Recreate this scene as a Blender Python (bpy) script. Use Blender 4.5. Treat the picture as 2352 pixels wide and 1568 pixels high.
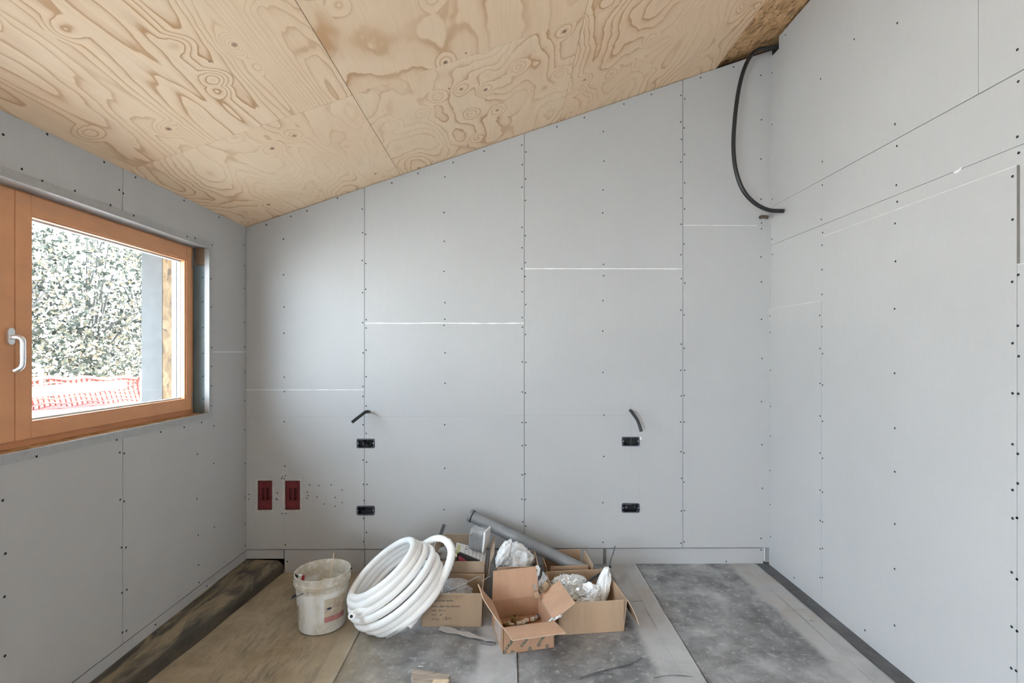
import bpy, bmesh, math, random
from mathutils import Vector, Matrix, noise
V = Vector
for o in list(bpy.data.objects):
    bpy.data.objects.remove(o)
SC = bpy.context.scene
COL = SC.collection

# ------------------------------------------------------------------ camera
IW, IH, FPX = 2352, 1568, 1145.0
CH, HY, TH = 1.61, 808.0, 0.0096           # eye height, horizon row, yaw
cam = bpy.data.objects.new('camera', bpy.data.cameras.new('camera'))
COL.objects.link(cam)
cam.location = (0, 0, CH)
cam.rotation_euler = (math.pi / 2, 0, -TH)
cam.data.sensor_width = 36.0
cam.data.lens = 36.0 * FPX / IW
cam.data.shift_y = (HY - IH / 2) / IW
cam.data.clip_start = 0.02
SC.camera = cam

# ------------------------------------------------------------------ light
SC.view_settings.view_transform = 'Standard'
SC.view_settings.look = 'None'
SC.view_settings.gamma = 1.0
SC.view_settings.use_curve_mapping = False
SC.view_settings.exposure = 3.1
w = bpy.data.worlds.new('overcast sky'); SC.world = w; w.use_nodes = True
bg = w.node_tree.nodes['Background']
bg.inputs[0].default_value = (0.74, 0.875, 1.0, 1); bg.inputs[1].default_value = 3.2
sun = bpy.data.objects.new('sun', bpy.data.lights.new('sun', 'SUN')); COL.objects.link(sun)
sun.data.energy = 8.0; sun.data.angle = 0.02; sun.data.color = (1.0, 0.97, 0.92)
sun.rotation_euler = V((0.60, 0.22, 0.77)).to_track_quat('Z', 'Y').to_euler()
SC.cycles.use_denoising = True
SC.cycles.max_bounces = 10
SC.cycles.diffuse_bounces = 6
SC.cycles.transparent_max_bounces = 16
SC.cycles.sample_clamp_indirect = 8.0
SC.cycles.caustics_reflective = False
SC.cycles.caustics_refractive = False

# ------------------------------------------------------------------ pixel rays of the photograph
def ray(u, v):
    a = (u - IW / 2) / FPX
    return V((math.sin(TH) + math.cos(TH) * a, math.cos(TH) - math.sin(TH) * a, (HY - v) / FPX))
C0 = V((0, 0, CH))
def onY(u, v, Y):
    d = ray(u, v); return C0 + d * (Y / d.y)
def onX(u, v, X):
    d = ray(u, v); return C0 + d * (X / d.x)
def onZ(u, v, z):
    d = ray(u, v); return C0 + d * ((z - CH) / d.z)

D = 3.77                                    # back wall
XL = onY(565, 800, D).x
XR = onY(1770, 800, D).x
_a = onY(565, 521, D); _b = onY(1645, 157, D)
ZE = _a.z                                   # eave height in the corner
SL = (_b.z - _a.z) / (_b.x - _a.x)
ANG = math.atan(SL)
def zceil(x): return ZE + SL * (x - XL)
def onC(u, v):
    d = ray(u, v)
    t = (ZE + SL * (0 - XL) - CH) / (d.z - SL * d.x)
    return C0 + d * t

# ------------------------------------------------------------------ mesh helpers
class MB:
    def __init__(s): s.v = []; s.f = []; s.m = []
    def add(s, vs, fs, mi=0):
        n = len(s.v); s.v += [V(p) for p in vs]
        for f in fs: s.f.append([i + n for i in f]); s.m.append(mi)
        return s
    def box(s, x0, x1, y0, y1, z0, z1, mi=0):
        p = [(x0,y0,z0),(x1,y0,z0),(x1,y1,z0),(x0,y1,z0),(x0,y0,z1),(x1,y0,z1),(x1,y1,z1),(x0,y1,z1)]
        return s.add(p, [(0,3,2,1),(4,5,6,7),(0,1,5,4),(1,2,6,5),(2,3,7,6),(3,0,4,7)], mi)
    def obox(s, M, sx, sy, sz, mi=0):
        p = [M @ V((a*sx/2, b*sy/2, c*sz/2)) for c in (-1,1) for b in (-1,1) for a in (-1,1)]
        return s.add(p, [(0,2,3,1),(4,5,7,6),(0,1,5,4),(1,3,7,5),(3,2,6,7),(2,0,4,6)], mi)
    def prism(s, pts, off, mi=0):
        n = len(pts); off = V(off)
        vs = [V(p) for p in pts] + [V(p) + off for p in pts]
        return s.add(vs, [list(range(n))[::-1], list(range(n, 2*n))] + [(i, (i+1)%n, n+(i+1)%n, n+i) for i in range(n)], mi)
    def tube(s, pts, r, sides=12, closed=False, caps=True, mi=0, flat=1.0):
        pts = [V(p) for p in pts]; n = len(pts)
        tans = []
        for i in range(n):
            if closed: t = pts[(i+1)%n] - pts[i-1]
            else: t = pts[min(i+1,n-1)] - pts[max(i-1,0)]
            tans.append(t.normalized())
        nr = tans[0].orthogonal().normalized()
        base = len(s.v)
        for i in range(n):
            nr = (nr - tans[i] * nr.dot(tans[i])).normalized()
            bn = tans[i].cross(nr)
            rr = r(i / max(n-1, 1), i) if callable(r) else r
            for k in range(sides):
                a = 2 * math.pi * k / sides
                s.v.append(pts[i] + (nr * math.cos(a) + bn * math.sin(a) * flat) * rr)
        for i in range(n if closed else n - 1):
            j = (i + 1) % n
            for k in range(sides):
                l = (k + 1) % sides
                s.f.append([base+i*sides+k, base+i*sides+l, base+j*sides+l, base+j*sides+k]); s.m.append(mi)
        if caps and not closed:
            s.f.append([base + k for k in range(sides)][::-1]); s.m.append(mi)
            s.f.append([base + (n-1)*sides + k for k in range(sides)]); s.m.append(mi)
        return s
    def lathe(s, prof, c=(0,0,0), seg=48, mi=0, closed=False):
        base = len(s.v); c = V(c); n = len(prof)
        for (r, z) in prof:
            for k in range(seg):
                a = 2*math.pi*k/seg
                s.v.append(c + V((r*math.cos(a), r*math.sin(a), z)))
        for i in range(n if closed else n-1):
            j = (i+1) % n
            for k in range(seg):
                l = (k+1) % seg
                s.f.append([base+i*seg+k, base+i*seg+l, base+j*seg+l, base+j*seg+k]); s.m.append(mi)
        return s
    def grid(s, fn, nu, nv, mi=0, wrap=False):
        base = len(s.v)
        for j in range(nv+1):
            for i in range(nu+1): s.v.append(V(fn(i/nu, j/nv)))
        for j in range(nv):
            for i in range(nu):
                a = base + j*(nu+1) + i
                s.f.append([a, a+1, a+nu+2, a+nu+1]); s.m.append(mi)
        return s
    def mesh(s, name):
        me = bpy.data.meshes.new(name)
        me.from_pydata([tuple(p) for p in s.v], [], s.f)
        for p, mi in zip(me.polygons, s.m): p.material_index = mi
        return me
    def build(s, name, mats, parent=None, smooth=False, recalc=True, auto=None):
        me = s.mesh(name)
        if not isinstance(mats, (list, tuple)): mats = [mats]
        for m in mats: me.materials.append(m)
        if recalc:
            b = bmesh.new(); b.from_mesh(me)
            bmesh.ops.recalc_face_normals(b, faces=b.faces); b.to_mesh(me); b.free()
        if smooth:
            for p in me.polygons: p.use_smooth = True
            if auto: me.set_sharp_from_angle(angle=math.radians(auto))
        return link(name, me, parent)
def link(name, me, parent=None):
    o = bpy.data.objects.new(name, me); COL.objects.link(o)
    if parent is not None:
        o.parent = parent
        o.matrix_parent_inverse = world_of(parent).inverted()
    return o
def world_of(o):
    M = o.matrix_basis.copy()
    if o.parent is not None: M = world_of(o.parent) @ o.matrix_parent_inverse @ M
    return M
def empty(name, loc=(0,0,0)):
    o = bpy.data.objects.new(name, None); COL.objects.link(o); o.location = loc
    o.empty_display_size = 0.05
    return o
def tag(o, label=None, cat=None, group=None, kind=None):
    if label: o['label'] = label
    if cat: o['category'] = cat
    if group: o['group'] = group
    if kind: o['kind'] = kind
    return o
def bevel(o, wdt, seg=2):
    b = bmesh.new(); b.from_mesh(o.data)
    bmesh.ops.bevel(b, geom=list(b.edges), offset=wdt, segments=seg, profile=0.6, affect='EDGES')
    b.to_mesh(o.data); b.free()
    return o
def cut(o, boxes):
    """open rectangular holes in a board"""
    m = MB()
    for bx in boxes: m.box(*bx)
    c = m.build('cutter', [], None)
    md = o.modifiers.new('cut', 'BOOLEAN'); md.object = c; md.operation = 'DIFFERENCE'; md.solver = 'EXACT'
    dg = bpy.context.evaluated_depsgraph_get(); dg.update()
    me = bpy.data.meshes.new_from_object(o.evaluated_get(dg))
    o.modifiers.clear(); old = o.data; o.data = me
    me.name = old.name
    bpy.data.objects.remove(c)
    return o
def text_mesh(txt, size, M, mat, name, parent, shear=0.0, depth=0.0003, bold=0.0):
    cu = bpy.data.curves.new('lettering', 'FONT'); cu.body = txt; cu.size = size
    cu.extrude = depth; cu.offset = bold; cu.shear = shear; cu.resolution_u = 3
    t = bpy.data.objects.new('lettering', cu); COL.objects.link(t)
    dg = bpy.context.evaluated_depsgraph_get(); dg.update()
    me = bpy.data.meshes.new_from_object(t.evaluated_get(dg))
    bpy.data.objects.remove(t)
    me.transform(M); me.materials.clear(); me.materials.append(mat)
    return link(name, me, parent)
def frame_matrix(o, x, y, z=None):
    """columns = local axes in the world"""
    x = V(x).normalized(); y = V(y); y = (y - x*y.dot(x)).normalized(); z = x.cross(y)
    return Matrix(((x.x,y.x,z.x,o[0]),(x.y,y.y,z.y,o[1]),(x.z,y.z,z.z,o[2]),(0,0,0,1)))
def catmull(pts, n):
    pts = [V(p) for p in pts]; out = []
    P = [pts[0]*2-pts[1]] + pts + [pts[-1]*2-pts[-2]]
    for i in range(1, len(P)-2):
        for k in range(n):
            t = k/n
            out.append(0.5*((2*P[i])+(P[i+1]-P[i-1])*t+(2*P[i-1]-5*P[i]+4*P[i+1]-P[i+2])*t*t+(3*P[i]-P[i-1]-3*P[i+1]+P[i+2])*t**3))
    out.append(pts[-1]); return out

# ------------------------------------------------------------------ materials
class NT:
    def __init__(s, name):
        s.mat = bpy.data.materials.new(name); s.mat.use_nodes = True
        s.t = s.mat.node_tree; s.t.nodes.clear()
        s.out = s.t.nodes.new('ShaderNodeOutputMaterial')
    def n(s, ty, **kw):
        nd = s.t.nodes.new(ty)
        for k, val in kw.items():
            if k.startswith('i_'):
                key = k[2:]; key = int(key) if key.isdigit() else key.replace('_', ' ')
                s.set(nd.inputs[key], val)
            else: setattr(nd, k, val)
        return nd
    def set(s, inp, val):
        if isinstance(val, bpy.types.NodeSocket): s.t.links.new(val, inp)
        elif isinstance(val, bpy.types.Node): s.t.links.new(val.outputs[0], inp)
        else:
            if isinstance(val, (tuple, list)) and len(val) == 3 and inp.type == 'RGBA': val = (*val, 1)
            inp.default_value = val
    def math(s, op, a, b=0.0, c=None, clamp=False):
        nd = s.n('ShaderNodeMath', operation=op, use_clamp=clamp)
        s.set(nd.inputs[0], a); s.set(nd.inputs[1], b)
        if c is not None: s.set(nd.inputs[2], c)
        return nd.outputs[0]
    def mix(s, f, a, b, mode='MIX'):
        nd = s.n('ShaderNodeMix', data_type='RGBA', blend_type=mode)
        s.set(nd.inputs[0], f); s.set(nd.inputs[6], a); s.set(nd.inputs[7], b)
        return nd.outputs[2]
    def obj(s): return s.n('ShaderNodeTexCoord').outputs['Object']
    def gen(s): return s.n('ShaderNodeTexCoord').outputs['Generated']
    def mapp(s, vec, scale=(1,1,1), loc=(0,0,0), rot=(0,0,0)):
        nd = s.n('ShaderNodeMapping'); s.set(nd.inputs[0], vec)
        nd.inputs['Scale'].default_value = scale; nd.inputs['Location'].default_value = loc; nd.inputs['Rotation'].default_value = rot
        return nd.outputs[0]
    def noise(s, vec, scale, detail=3, rough=0.5, dist=0.0, out=0):
        nd = s.n('ShaderNodeTexNoise'); s.set(nd.inputs['Vector'], vec)
        nd.inputs['Scale'].default_value = scale; nd.inputs['Detail'].default_value = detail
        nd.inputs['Roughness'].default_value = rough; nd.inputs['Distortion'].default_value = dist
        return nd.outputs[out]
    def vor(s, vec, scale, feature='F1', rnd=1.0, out='Distance'):
        nd = s.n('ShaderNodeTexVoronoi', feature=feature); s.set(nd.inputs['Vector'], vec)
        nd.inputs['Scale'].default_value = scale; nd.inputs['Randomness'].default_value = rnd
        return nd.outputs[out]
    def rng(s, val, a, b, c=0.0, d=1.0, smooth=True):
        nd = s.n('ShaderNodeMapRange', interpolation_type='SMOOTHSTEP' if smooth else 'LINEAR')
        s.set(nd.inputs[0], val); nd.inputs[1].default_value = a; nd.inputs[2].default_value = b
        nd.inputs[3].default_value = c; nd.inputs[4].default_value = d
        return nd.outputs[0]
    def ramp(s, val, stops, interp='LINEAR'):
        nd = s.n('ShaderNodeValToRGB'); s.set(nd.inputs[0], val); cr = nd.color_ramp; cr.interpolation = interp
        while len(cr.elements) < len(stops): cr.elements.new(0.5)
        for e, (p, c) in zip(cr.elements, stops):
            e.position = p; e.color = (c, c, c, 1) if isinstance(c, (int, float)) else (*c, 1)
        return nd.outputs[0]
    def xyz(s, vec):
        nd = s.n('ShaderNodeSeparateXYZ'); s.set(nd.inputs[0], vec); return nd.outputs
    def bump(s, h, strength=0.3, dist=0.002):
        nd = s.n('ShaderNodeBump'); s.set(nd.inputs['Height'], h)
        nd.inputs['Strength'].default_value = strength; nd.inputs['Distance'].default_value = dist
        return nd.outputs[0]
    def done(s, col, rough=0.6, bump=None, metal=0.0, spec=0.5, alpha=None, **kw):
        p = s.n('ShaderNodeBsdfPrincipled'); s.set(p.inputs['Base Color'], col); s.set(p.inputs['Roughness'], rough)
        s.set(p.inputs['Metallic'], metal); p.inputs['Specular IOR Level'].default_value = spec
        if bump is not None: s.set(p.inputs['Normal'], bump)
        if alpha is not None: s.set(p.inputs['Alpha'], alpha)
        for k, val in kw.items(): s.set(p.inputs[k.replace('_', ' ')], val)
        s.t.links.new(p.outputs[0], s.out.inputs[0]); s.p = p
        return s.mat

def plain(name, col, rough=0.5, metal=0.0, var=0.08, scale=18, spec=0.5, bump=0.0, **kw):
    t = NT(name); co = t.obj(); nz = t.noise(co, scale, 4, 0.6)
    c = t.mix(t.rng(nz, 0.3, 0.7), tuple(x*(1-var) for x in col), tuple(min(1, x*(1+var)) for x in col))
    b = t.bump(nz, bump, 0.003) if bump else None
    return t.done(c, rough, b, metal, spec, **kw)

def mat_board(name, col, band=0.0):
    t = NT(name); co = t.obj()
    big = t.noise(co, 0.9, 3, 0.55); fine = t.noise(t.mapp(co, (60, 60, 9)), 1.0, 3, 0.6)
    fine2 = t.noise(t.mapp(co, (9, 9, 70)), 1.0, 2, 0.6)
    c = t.mix(t.rng(big, 0.3, 0.7), tuple(x*0.955 for x in col), tuple(x*1.03 for x in col))
    c = t.mix(t.rng(fine, 0.25, 0.75, 0, 0.22), c, tuple(x*0.90 for x in col))
    c = t.mix(t.rng(fine2, 0.3, 0.8, 0, 0.15), c, tuple(min(1, x*1.08) for x in col))
    smear = t.math('MULTIPLY', t.rng(t.noise(t.mapp(co, (9, 9, 4), (3, 1, 2), (0.3, 0.5, 0.2)), 1.0, 5, 0.7, 0.6), 0.70, 0.80),
                   t.rng(t.noise(co, 1.7, 2, 0.5), 0.5, 0.62))
    c = t.mix(t.math('MULTIPLY', smear, 0.55), c, (0.8, 0.8, 0.78))
    return t.done(c, 0.82, t.bump(fine, 0.03, 0.001), spec=0.25)

def mat_ply(name, seed, sx, sy, bands, dist, dark=(0.45, 0.25, 0.12), amt=0.75):
    t = NT(name); co = t.mapp(t.obj(), (1, 1, 0.0), (seed*3.17, seed*1.73, seed*0.37))
    # knots
    def knots(scale, thr, off):
        cv = t.mapp(co, (1.0, 0.8, 1), (off, off*1.3, 0))
        nd = t.n('ShaderNodeTexVoronoi', feature='F1'); t.set(nd.inputs['Vector'], cv)
        nd.inputs['Scale'].default_value = scale; nd.inputs['Randomness'].default_value = 1.0
        sel = t.math('GREATER_THAN', t.xyz(nd.outputs['Color'])[0], thr)
        return nd.outputs['Distance'], sel
    d1, s1 = knots(5.2, 0.35, 0.0)
    halo = t.math('MULTIPLY', t.rng(d1, 0.0, 0.42, 1.0, 0.0), s1)
    wv = t.noise(t.mapp(co, (1, 0.55, 1), (5, 2, 0)), 8.0, 3, 0.55, 0.0, out=1)
    wob = t.n('ShaderNodeMixRGB', blend_type='ADD'); wob.inputs[0].default_value = dist
    t.set(wob.inputs[1], co); t.set(wob.inputs[2], wv)
    h = t.noise(t.mapp(wob.outputs[0], (sx, sy, 1)), 1.0, 1.0, 0.35)
    h2 = t.noise(t.mapp(wob.outputs[0], (sx*3.1, sy*3.4, 1), (2, 7, 0)), 1.0, 2.0, 0.5)
    hh = t.math('ADD', t.math('ADD', t.math('MULTIPLY', h, 1.0), t.math('MULTIPLY', h2, 0.10)), t.math('MULTIPLY', halo, 0.16))
    fr = t.math('FRACT', t.math('MULTIPLY', hh, bands))
    line = t.ramp(fr, [(0.0, 0.0), (0.45, 0.04), (0.74, 0.28), (0.88, 0.95), (0.94, 1.0), (1.0, 0.0)])
    varn = t.noise(t.mapp(co, (sx*0.8, sy*0.8, 1), (9, 4, 0)), 1.0, 2, 0.5)
    f = t.math('MULTIPLY', line, t.rng(varn, 0.32, 0.68, 0.18*amt, amt))
    tone = t.noise(co, 1.6, 3, 0.5)
    base = t.mix(t.rng(tone, 0.3, 0.7), (0.93, 0.71, 0.50), (0.89, 0.645, 0.43))
    streak = t.noise(t.mapp(co, (90, 5, 1)), 1.0, 3, 0.6)
    base = t.mix(t.rng(streak, 0.35, 0.75, 0, 0.20), base, (0.68, 0.46, 0.26))
    # veneer strip joints
    c = t.mix(f, base, dark)
    blotch = t.rng(t.noise(t.mapp(co, (sx*1.5, sy*1.5, 1), (3, 8, 0)), 1.0, 2, 0.5), 0.64, 0.80, 0, 0.40)
    c = t.mix(blotch, c, (0.64, 0.41, 0.22))
    k1 = t.math('MULTIPLY', t.rng(d1, 0.05, 0.085, 1.0, 0.0), s1)
    k1c = t.math('MULTIPLY', t.rng(d1, 0.02, 0.045, 1.0, 0.0), s1)
    c = t.mix(t.math('MULTIPLY', k1, 0.75), c, (0.36, 0.20, 0.11))
    c = t.mix(t.math('MULTIPLY', k1c, 0.8), c, (0.17, 0.10, 0.07))
    d2, s2 = knots(8.0, 0.5, 4.1)
    k2 = t.math('MULTIPLY', t.rng(d2, 0.03, 0.065, 1.0, 0.0), s2)
    c = t.mix(t.math('MULTIPLY', k2, 0.8), c, (0.2, 0.11, 0.07))
    return t.done(c, 0.62, t.bump(line, 0.03, 0.001), spec=0.3)

def mat_osb(name, tint=(1, 1, 1)):
    t = NT(name); co = t.obj()
    wv = t.noise(co, 5.0, 2, 0.5, out=1)
    wob = t.n('ShaderNodeMixRGB', blend_type='ADD'); wob.inputs[0].default_value = 0.12
    t.set(wob.inputs[1], co); t.set(wob.inputs[2], wv)
    a = t.n('ShaderNodeTexVoronoi', feature='F1'); t.set(a.inputs['Vector'], t.mapp(wob.outputs[0], (60, 16, 20))); a.inputs['Scale'].default_value = 1
    b = t.n('ShaderNodeTexVoronoi', feature='F1'); t.set(b.inputs['Vector'], t.mapp(wob.outputs[0], (26, 48, 20), (3, 1, 0), (0, 0, 0.6))); b.inputs['Scale'].default_value = 1
    f = t.math('ADD', t.math('MULTIPLY', t.xyz(a.outputs['Color'])[0], 0.6), t.math('MULTIPLY', t.xyz(b.outputs['Color'])[1], 0.4))
    T = lambda c: tuple(x*y for x, y in zip(c, tint))
    c = t.ramp(f, [(0.05, T((0.20, 0.10, 0.045))), (0.3, T((0.42, 0.22, 0.09))), (0.55, T((0.55, 0.31, 0.13))), (0.9, T((0.68, 0.42, 0.21)))])
    return t.done(c, 0.6, t.bump(f, 0.2, 0.002), spec=0.3)

def mat_floor():
    t = NT('felt membrane with dust'); P = t.n('ShaderNodeNewGeometry').outputs['Position']
    X, Y, Z = t.xyz(P)
    wx = t.math('MULTIPLY', t.math('SUBTRACT', t.noise(P, 3.0, 3, 0.5), 0.5), 0.035)
    xs = t.math('ADD', X, wx)
    ts = t.math('FRACT', t.math('DIVIDE', t.math('SUBTRACT', t.math('ADD', X, t.math('MULTIPLY', wx, 0.25)), 0.05), 0.92))
    tw = t.math('FRACT', t.math('DIVIDE', t.math('SUBTRACT', t.math('ADD', X, t.math('MULTIPLY', wx, 2.2)), 0.05), 0.92))
    selv = t.math('MULTIPLY', t.rng(tw, 0.74, 0.80), t.rng(ts, 0.05, 0.2, 0, 1))
    n1 = t.noise(P, 1.9, 7, 0.62); n2 = t.noise(P, 5.5, 6, 0.65, 0.4); n3 = t.noise(P, 26, 4, 0.65)
    weave = t.math('MULTIPLY', t.math('ADD', t.math('SINE', t.math('MULTIPLY', t.math('ADD', X, t.math('MULTIPLY', n3, 0.004)), 900)),
                                     t.math('SINE', t.math('MULTIPLY', t.math('ADD', Y, t.math('MULTIPLY', n2, 0.006)), 720))), 0.5)
    felt = t.mix(t.rng(n2, 0.3, 0.72), (0.18, 0.18, 0.184), (0.34, 0.34, 0.345))
    felt = t.mix(t.rng(n1, 0.47, 0.72, 0.0, 0.8), felt, (0.54, 0.54, 0.55))
    felt = t.mix(t.math('MULTIPLY', t.rng(n3, 0.52, 0.72), 0.55), felt, (0.60, 0.60, 0.61))
    wv = t.math('MULTIPLY', t.math('ADD', weave, 0.0), t.rng(n2, 0.35, 0.65, 0.55, 0.15))
    felt = t.mix(t.rng(wv, 0.05, 0.6, 0, 0.5), felt, (0.085, 0.085, 0.088))
    lt = t.mix(t.rng(n2, 0.3, 0.7), (0.42, 0.42, 0.424), (0.54, 0.54, 0.545))
    lt = t.mix(t.rng(n3, 0.5, 0.8, 0, 0.4), lt, (0.5, 0.5, 0.5))
    # warm tinge on the light strip beside the boxes
    warm = t.math('MULTIPLY', t.rng(Y, 2.6, 3.1), t.math('MULTIPLY', t.rng(X, 0.55, 0.75), t.rng(n2, 0.4, 0.65, 0, 0.5)))
    lt = t.mix(warm, lt, (0.33, 0.27, 0.21))
    c = t.mix(selv, felt, lt)
    edge_d = t.rng(ts, 0.0, 0.012, 1.0, 0.0); edge_l = t.rng(ts, 0.988, 0.997)
    c = t.mix(t.math('MULTIPLY', edge_d, 0.75), c, (0.045, 0.045, 0.045))
    c = t.mix(t.math('MULTIPLY', edge_l, 0.6), c, (0.58, 0.58, 0.57))
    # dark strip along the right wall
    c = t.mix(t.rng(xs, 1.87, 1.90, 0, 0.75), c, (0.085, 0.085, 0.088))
    # scuffs
    sc = t.noise(t.mapp(P, (1.6, 16, 1), (1, 3, 0), (0, 0, 0.35)), 1.0, 5, 0.7, 0.8)
    c = t.mix(t.rng(sc, 0.665, 0.71, 0, 0.6), c, (0.06, 0.06, 0.06))
    # tan sand and sawdust towards the left wall
    tan = t.mix(t.rng(n2, 0.3, 0.7), (0.36, 0.295, 0.205), (0.47, 0.395, 0.29))
    st = t.noise(t.mapp(P, (22, 4.5, 1), (4, 2, 0), (0, 0, 0.16)), 1.0, 7, 0.78, 1.2)
    tan = t.mix(t.math('MULTIPLY', t.rng(st, 0.46, 0.70, 0, 0.8), t.rng(t.noise(P, 1.4, 3, 0.5), 0.42, 0.60, 0.25, 1)), tan, (0.14, 0.132, 0.118))
    tm = t.math('MAXIMUM', t.rng(t.math('ADD', xs, t.math('MULTIPLY', t.math('SUBTRACT', n2, 0.5), 0.06)), -0.895, -0.855, 1.0, 0.0),
                t.rng(t.math('ADD', xs, t.math('MULTIPLY', t.math('SUBTRACT', n1, 0.5), 0.6)), -0.95, -0.45, 0.75, 0.0))
    selt = t.math('MULTIPLY', t.rng(X, -1.16, -1.05), t.rng(X, -0.86, -0.88))
    tan = t.mix(t.math('MULTIPLY', selt, 0.55), tan, (0.46, 0.385, 0.28))
    c = t.mix(tm, c, tan)
    hgt = t.math('ADD', t.math('MULTIPLY', weave, 0.25), n3)
    return t.done(c, 0.8, t.bump(hgt, 0.25, 0.003), spec=0.25)

def mat_hump():
    t = NT('dusty felt ridge'); P = t.n('ShaderNodeNewGeometry').outputs['Position']
    n2 = t.noise(P, 6, 6, 0.65, 0.5); st = t.noise(t.mapp(P, (9, 2.2, 9), (0, 0, 0), (0, 0, -0.25)), 1.0, 6, 0.68, 0.9)
    c = t.mix(t.rng(st, 0.38, 0.64), (0.085, 0.08, 0.072), (0.30, 0.245, 0.165))
    c = t.mix(t.rng(n2, 0.60, 0.75, 0, 0.6), c, (0.42, 0.37, 0.29))
    nz = t.xyz(t.n('ShaderNodeNewGeometry').outputs['Normal'])[2]     # dust on the flat top; upright side is bare felt with shade painted in
    c = t.mix(t.math('MULTIPLY', t.rng(t.math('ADD', nz, t.math('MULTIPLY', t.math('SUBTRACT', n2, 0.5), 0.5)), 0.45, 0.92, 1.0, 0.0), 0.8), c, (0.075, 0.067, 0.056))
    c = t.mix(t.rng(t.noise(P, 40, 3, 0.6), 0.6, 0.8, 0, 0.3), c, (0.06, 0.055, 0.05))
    return t.done(c, 0.85, t.bump(n2, 0.35, 0.006), spec=0.2)

def mat_card(name, col, rough=0.75, axis=0):
    t = NT(name); co = t.obj()
    sc = [6, 6, 6]; sc[2] = 1.2
    n1 = t.noise(t.mapp(co, tuple(sc)), 1.0, 4, 0.6); n2 = t.noise(co, 40, 3, 0.6)
    flute = t.noise(t.mapp(co, (150, 150, 2.0)), 1.0, 1, 0.4)
    c = t.mix(t.rng(n1, 0.3, 0.7), tuple(x*0.90 for x in col), tuple(x*1.08 for x in col))
    c = t.mix(t.rng(flute, 0.5, 0.8, 0, 0.30), c, tuple(x*0.80 for x in col))
    c = t.mix(t.rng(n2, 0.62, 0.8, 0, 0.25), c, tuple(min(1, x*1.3) for x in col))
    return t.done(c, rough, t.bump(flute, 0.12, 0.001), spec=0.25)

def mat_perf():
    t = NT('perforated galvanised steel'); co = t.obj(); x, y, z = t.xyz(co)
    p = 0.0078
    a = t.math('ADD', x, y)
    def dots(off):
        fa = t.math('SUBTRACT', t.math('FRACT', t.math('ADD', t.math('DIVIDE', a, p), off)), 0.5)
        fz = t.math('SUBTRACT', t.math('FRACT', t.math('ADD', t.math('DIVIDE', z, p), off)), 0.5)
        return t.math('SQRT', t.math('ADD', t.math('MULTIPLY', fa, fa), t.math('MULTIPLY', fz, fz)))
    dd = t.math('MINIMUM', dots(0.0), dots(0.5))
    hole = t.rng(dd, 0.20, 0.27, 1.0, 0.0)
    c = t.mix(hole, t.mix(t.noise(co, 30, 3), (0.56, 0.56, 0.55), (0.70, 0.70, 0.69)), (0.10, 0.10, 0.10))
    return t.done(c, 0.42, t.bump(t.math('SUBTRACT', 1.0, hole), 0.4, 0.001), metal=0.35)

def mat_stained(name, col):
    t = NT(name); co = t.obj()
    g = t.noise(t.mapp(co, (14, 9, 14)), 1.0, 5, 0.6)
    c = t.mix(t.rng(g, 0.3, 0.75), tuple(x*1.03 for x in col), tuple(x*0.94 for x in col))
    return t.done(c, 0.38, t.bump(g, 0.04, 0.001), spec=0.4)

def mat_film(name, col, alpha, rough=0.22):
    t = NT(name); co = t.obj()
    n1 = t.noise(co, 22, 5, 0.65, 1.2)
    return t.done(t.mix(t.rng(n1, 0.3, 0.7), tuple(x*0.88 for x in col), col), rough, t.bump(n1, 0.55, 0.008),
                  alpha=t.rng(n1, 0.25, 0.75, alpha*0.75, min(1, alpha*1.2)))

def mat_glass():
    t = NT('window glass')
    tr = t.n('ShaderNodeBsdfTransparent'); tr.inputs[0].default_value = (0.82, 0.845, 0.855, 1)
    gl = t.n('ShaderNodeBsdfGlossy'); gl.inputs['Roughness'].default_value = 0.02
    fr = t.n('ShaderNodeLayerWeight'); fr.inputs[0].default_value = 0.5
    f5 = t.math('ADD', 0.03, t.math('MULTIPLY', t.math('POWER', fr.outputs['Facing'], 5.0), 0.9))
    mx = t.n('ShaderNodeMixShader'); t.set(mx.inputs[0], f5)
    t.t.links.new(tr.outputs[0], mx.inputs[1]); t.t.links.new(gl.outputs[0], mx.inputs[2])
    t.t.links.new(mx.outputs[0], t.out.inputs[0])
    return t.mat

def mat_pipe():
    t = NT('white insulated pipe'); co = t.obj()
    n1 = t.noise(co, 9, 4, 0.6); n2 = t.noise(co, 120, 2, 0.6)
    c = t.mix(t.rng(n1, 0.35, 0.75), (0.93, 0.93, 0.925), (0.88, 0.875, 0.855))
    return t.done(c, 0.38, t.bump(n2, 0.08, 0.001), spec=0.45)

def mat_bucket():
    t = NT('dirty white plastic'); co = t.obj()
    n1 = t.noise(t.mapp(co, (6, 6, 3)), 1.0, 6, 0.68, 0.6); n2 = t.noise(co, 34, 4, 0.7)
    _, _, z = t.xyz(co)
    c = t.mix(t.rng(n1, 0.47, 0.74), (0.78, 0.78, 0.76), (0.55, 0.48, 0.37))
    c = t.mix(t.rng(n2, 0.60, 0.74, 0, 0.5), c, (0.36, 0.29, 0.20))
    c = t.mix(t.math('MULTIPLY', t.rng(z, 0.235, 0.26), t.rng(n2, 0.3, 0.6, 0.25, 0.8)), c, (0.47, 0.40, 0.29))
    return t.done(c, 0.5, t.bump(n2, 0.12, 0.002))

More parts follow.
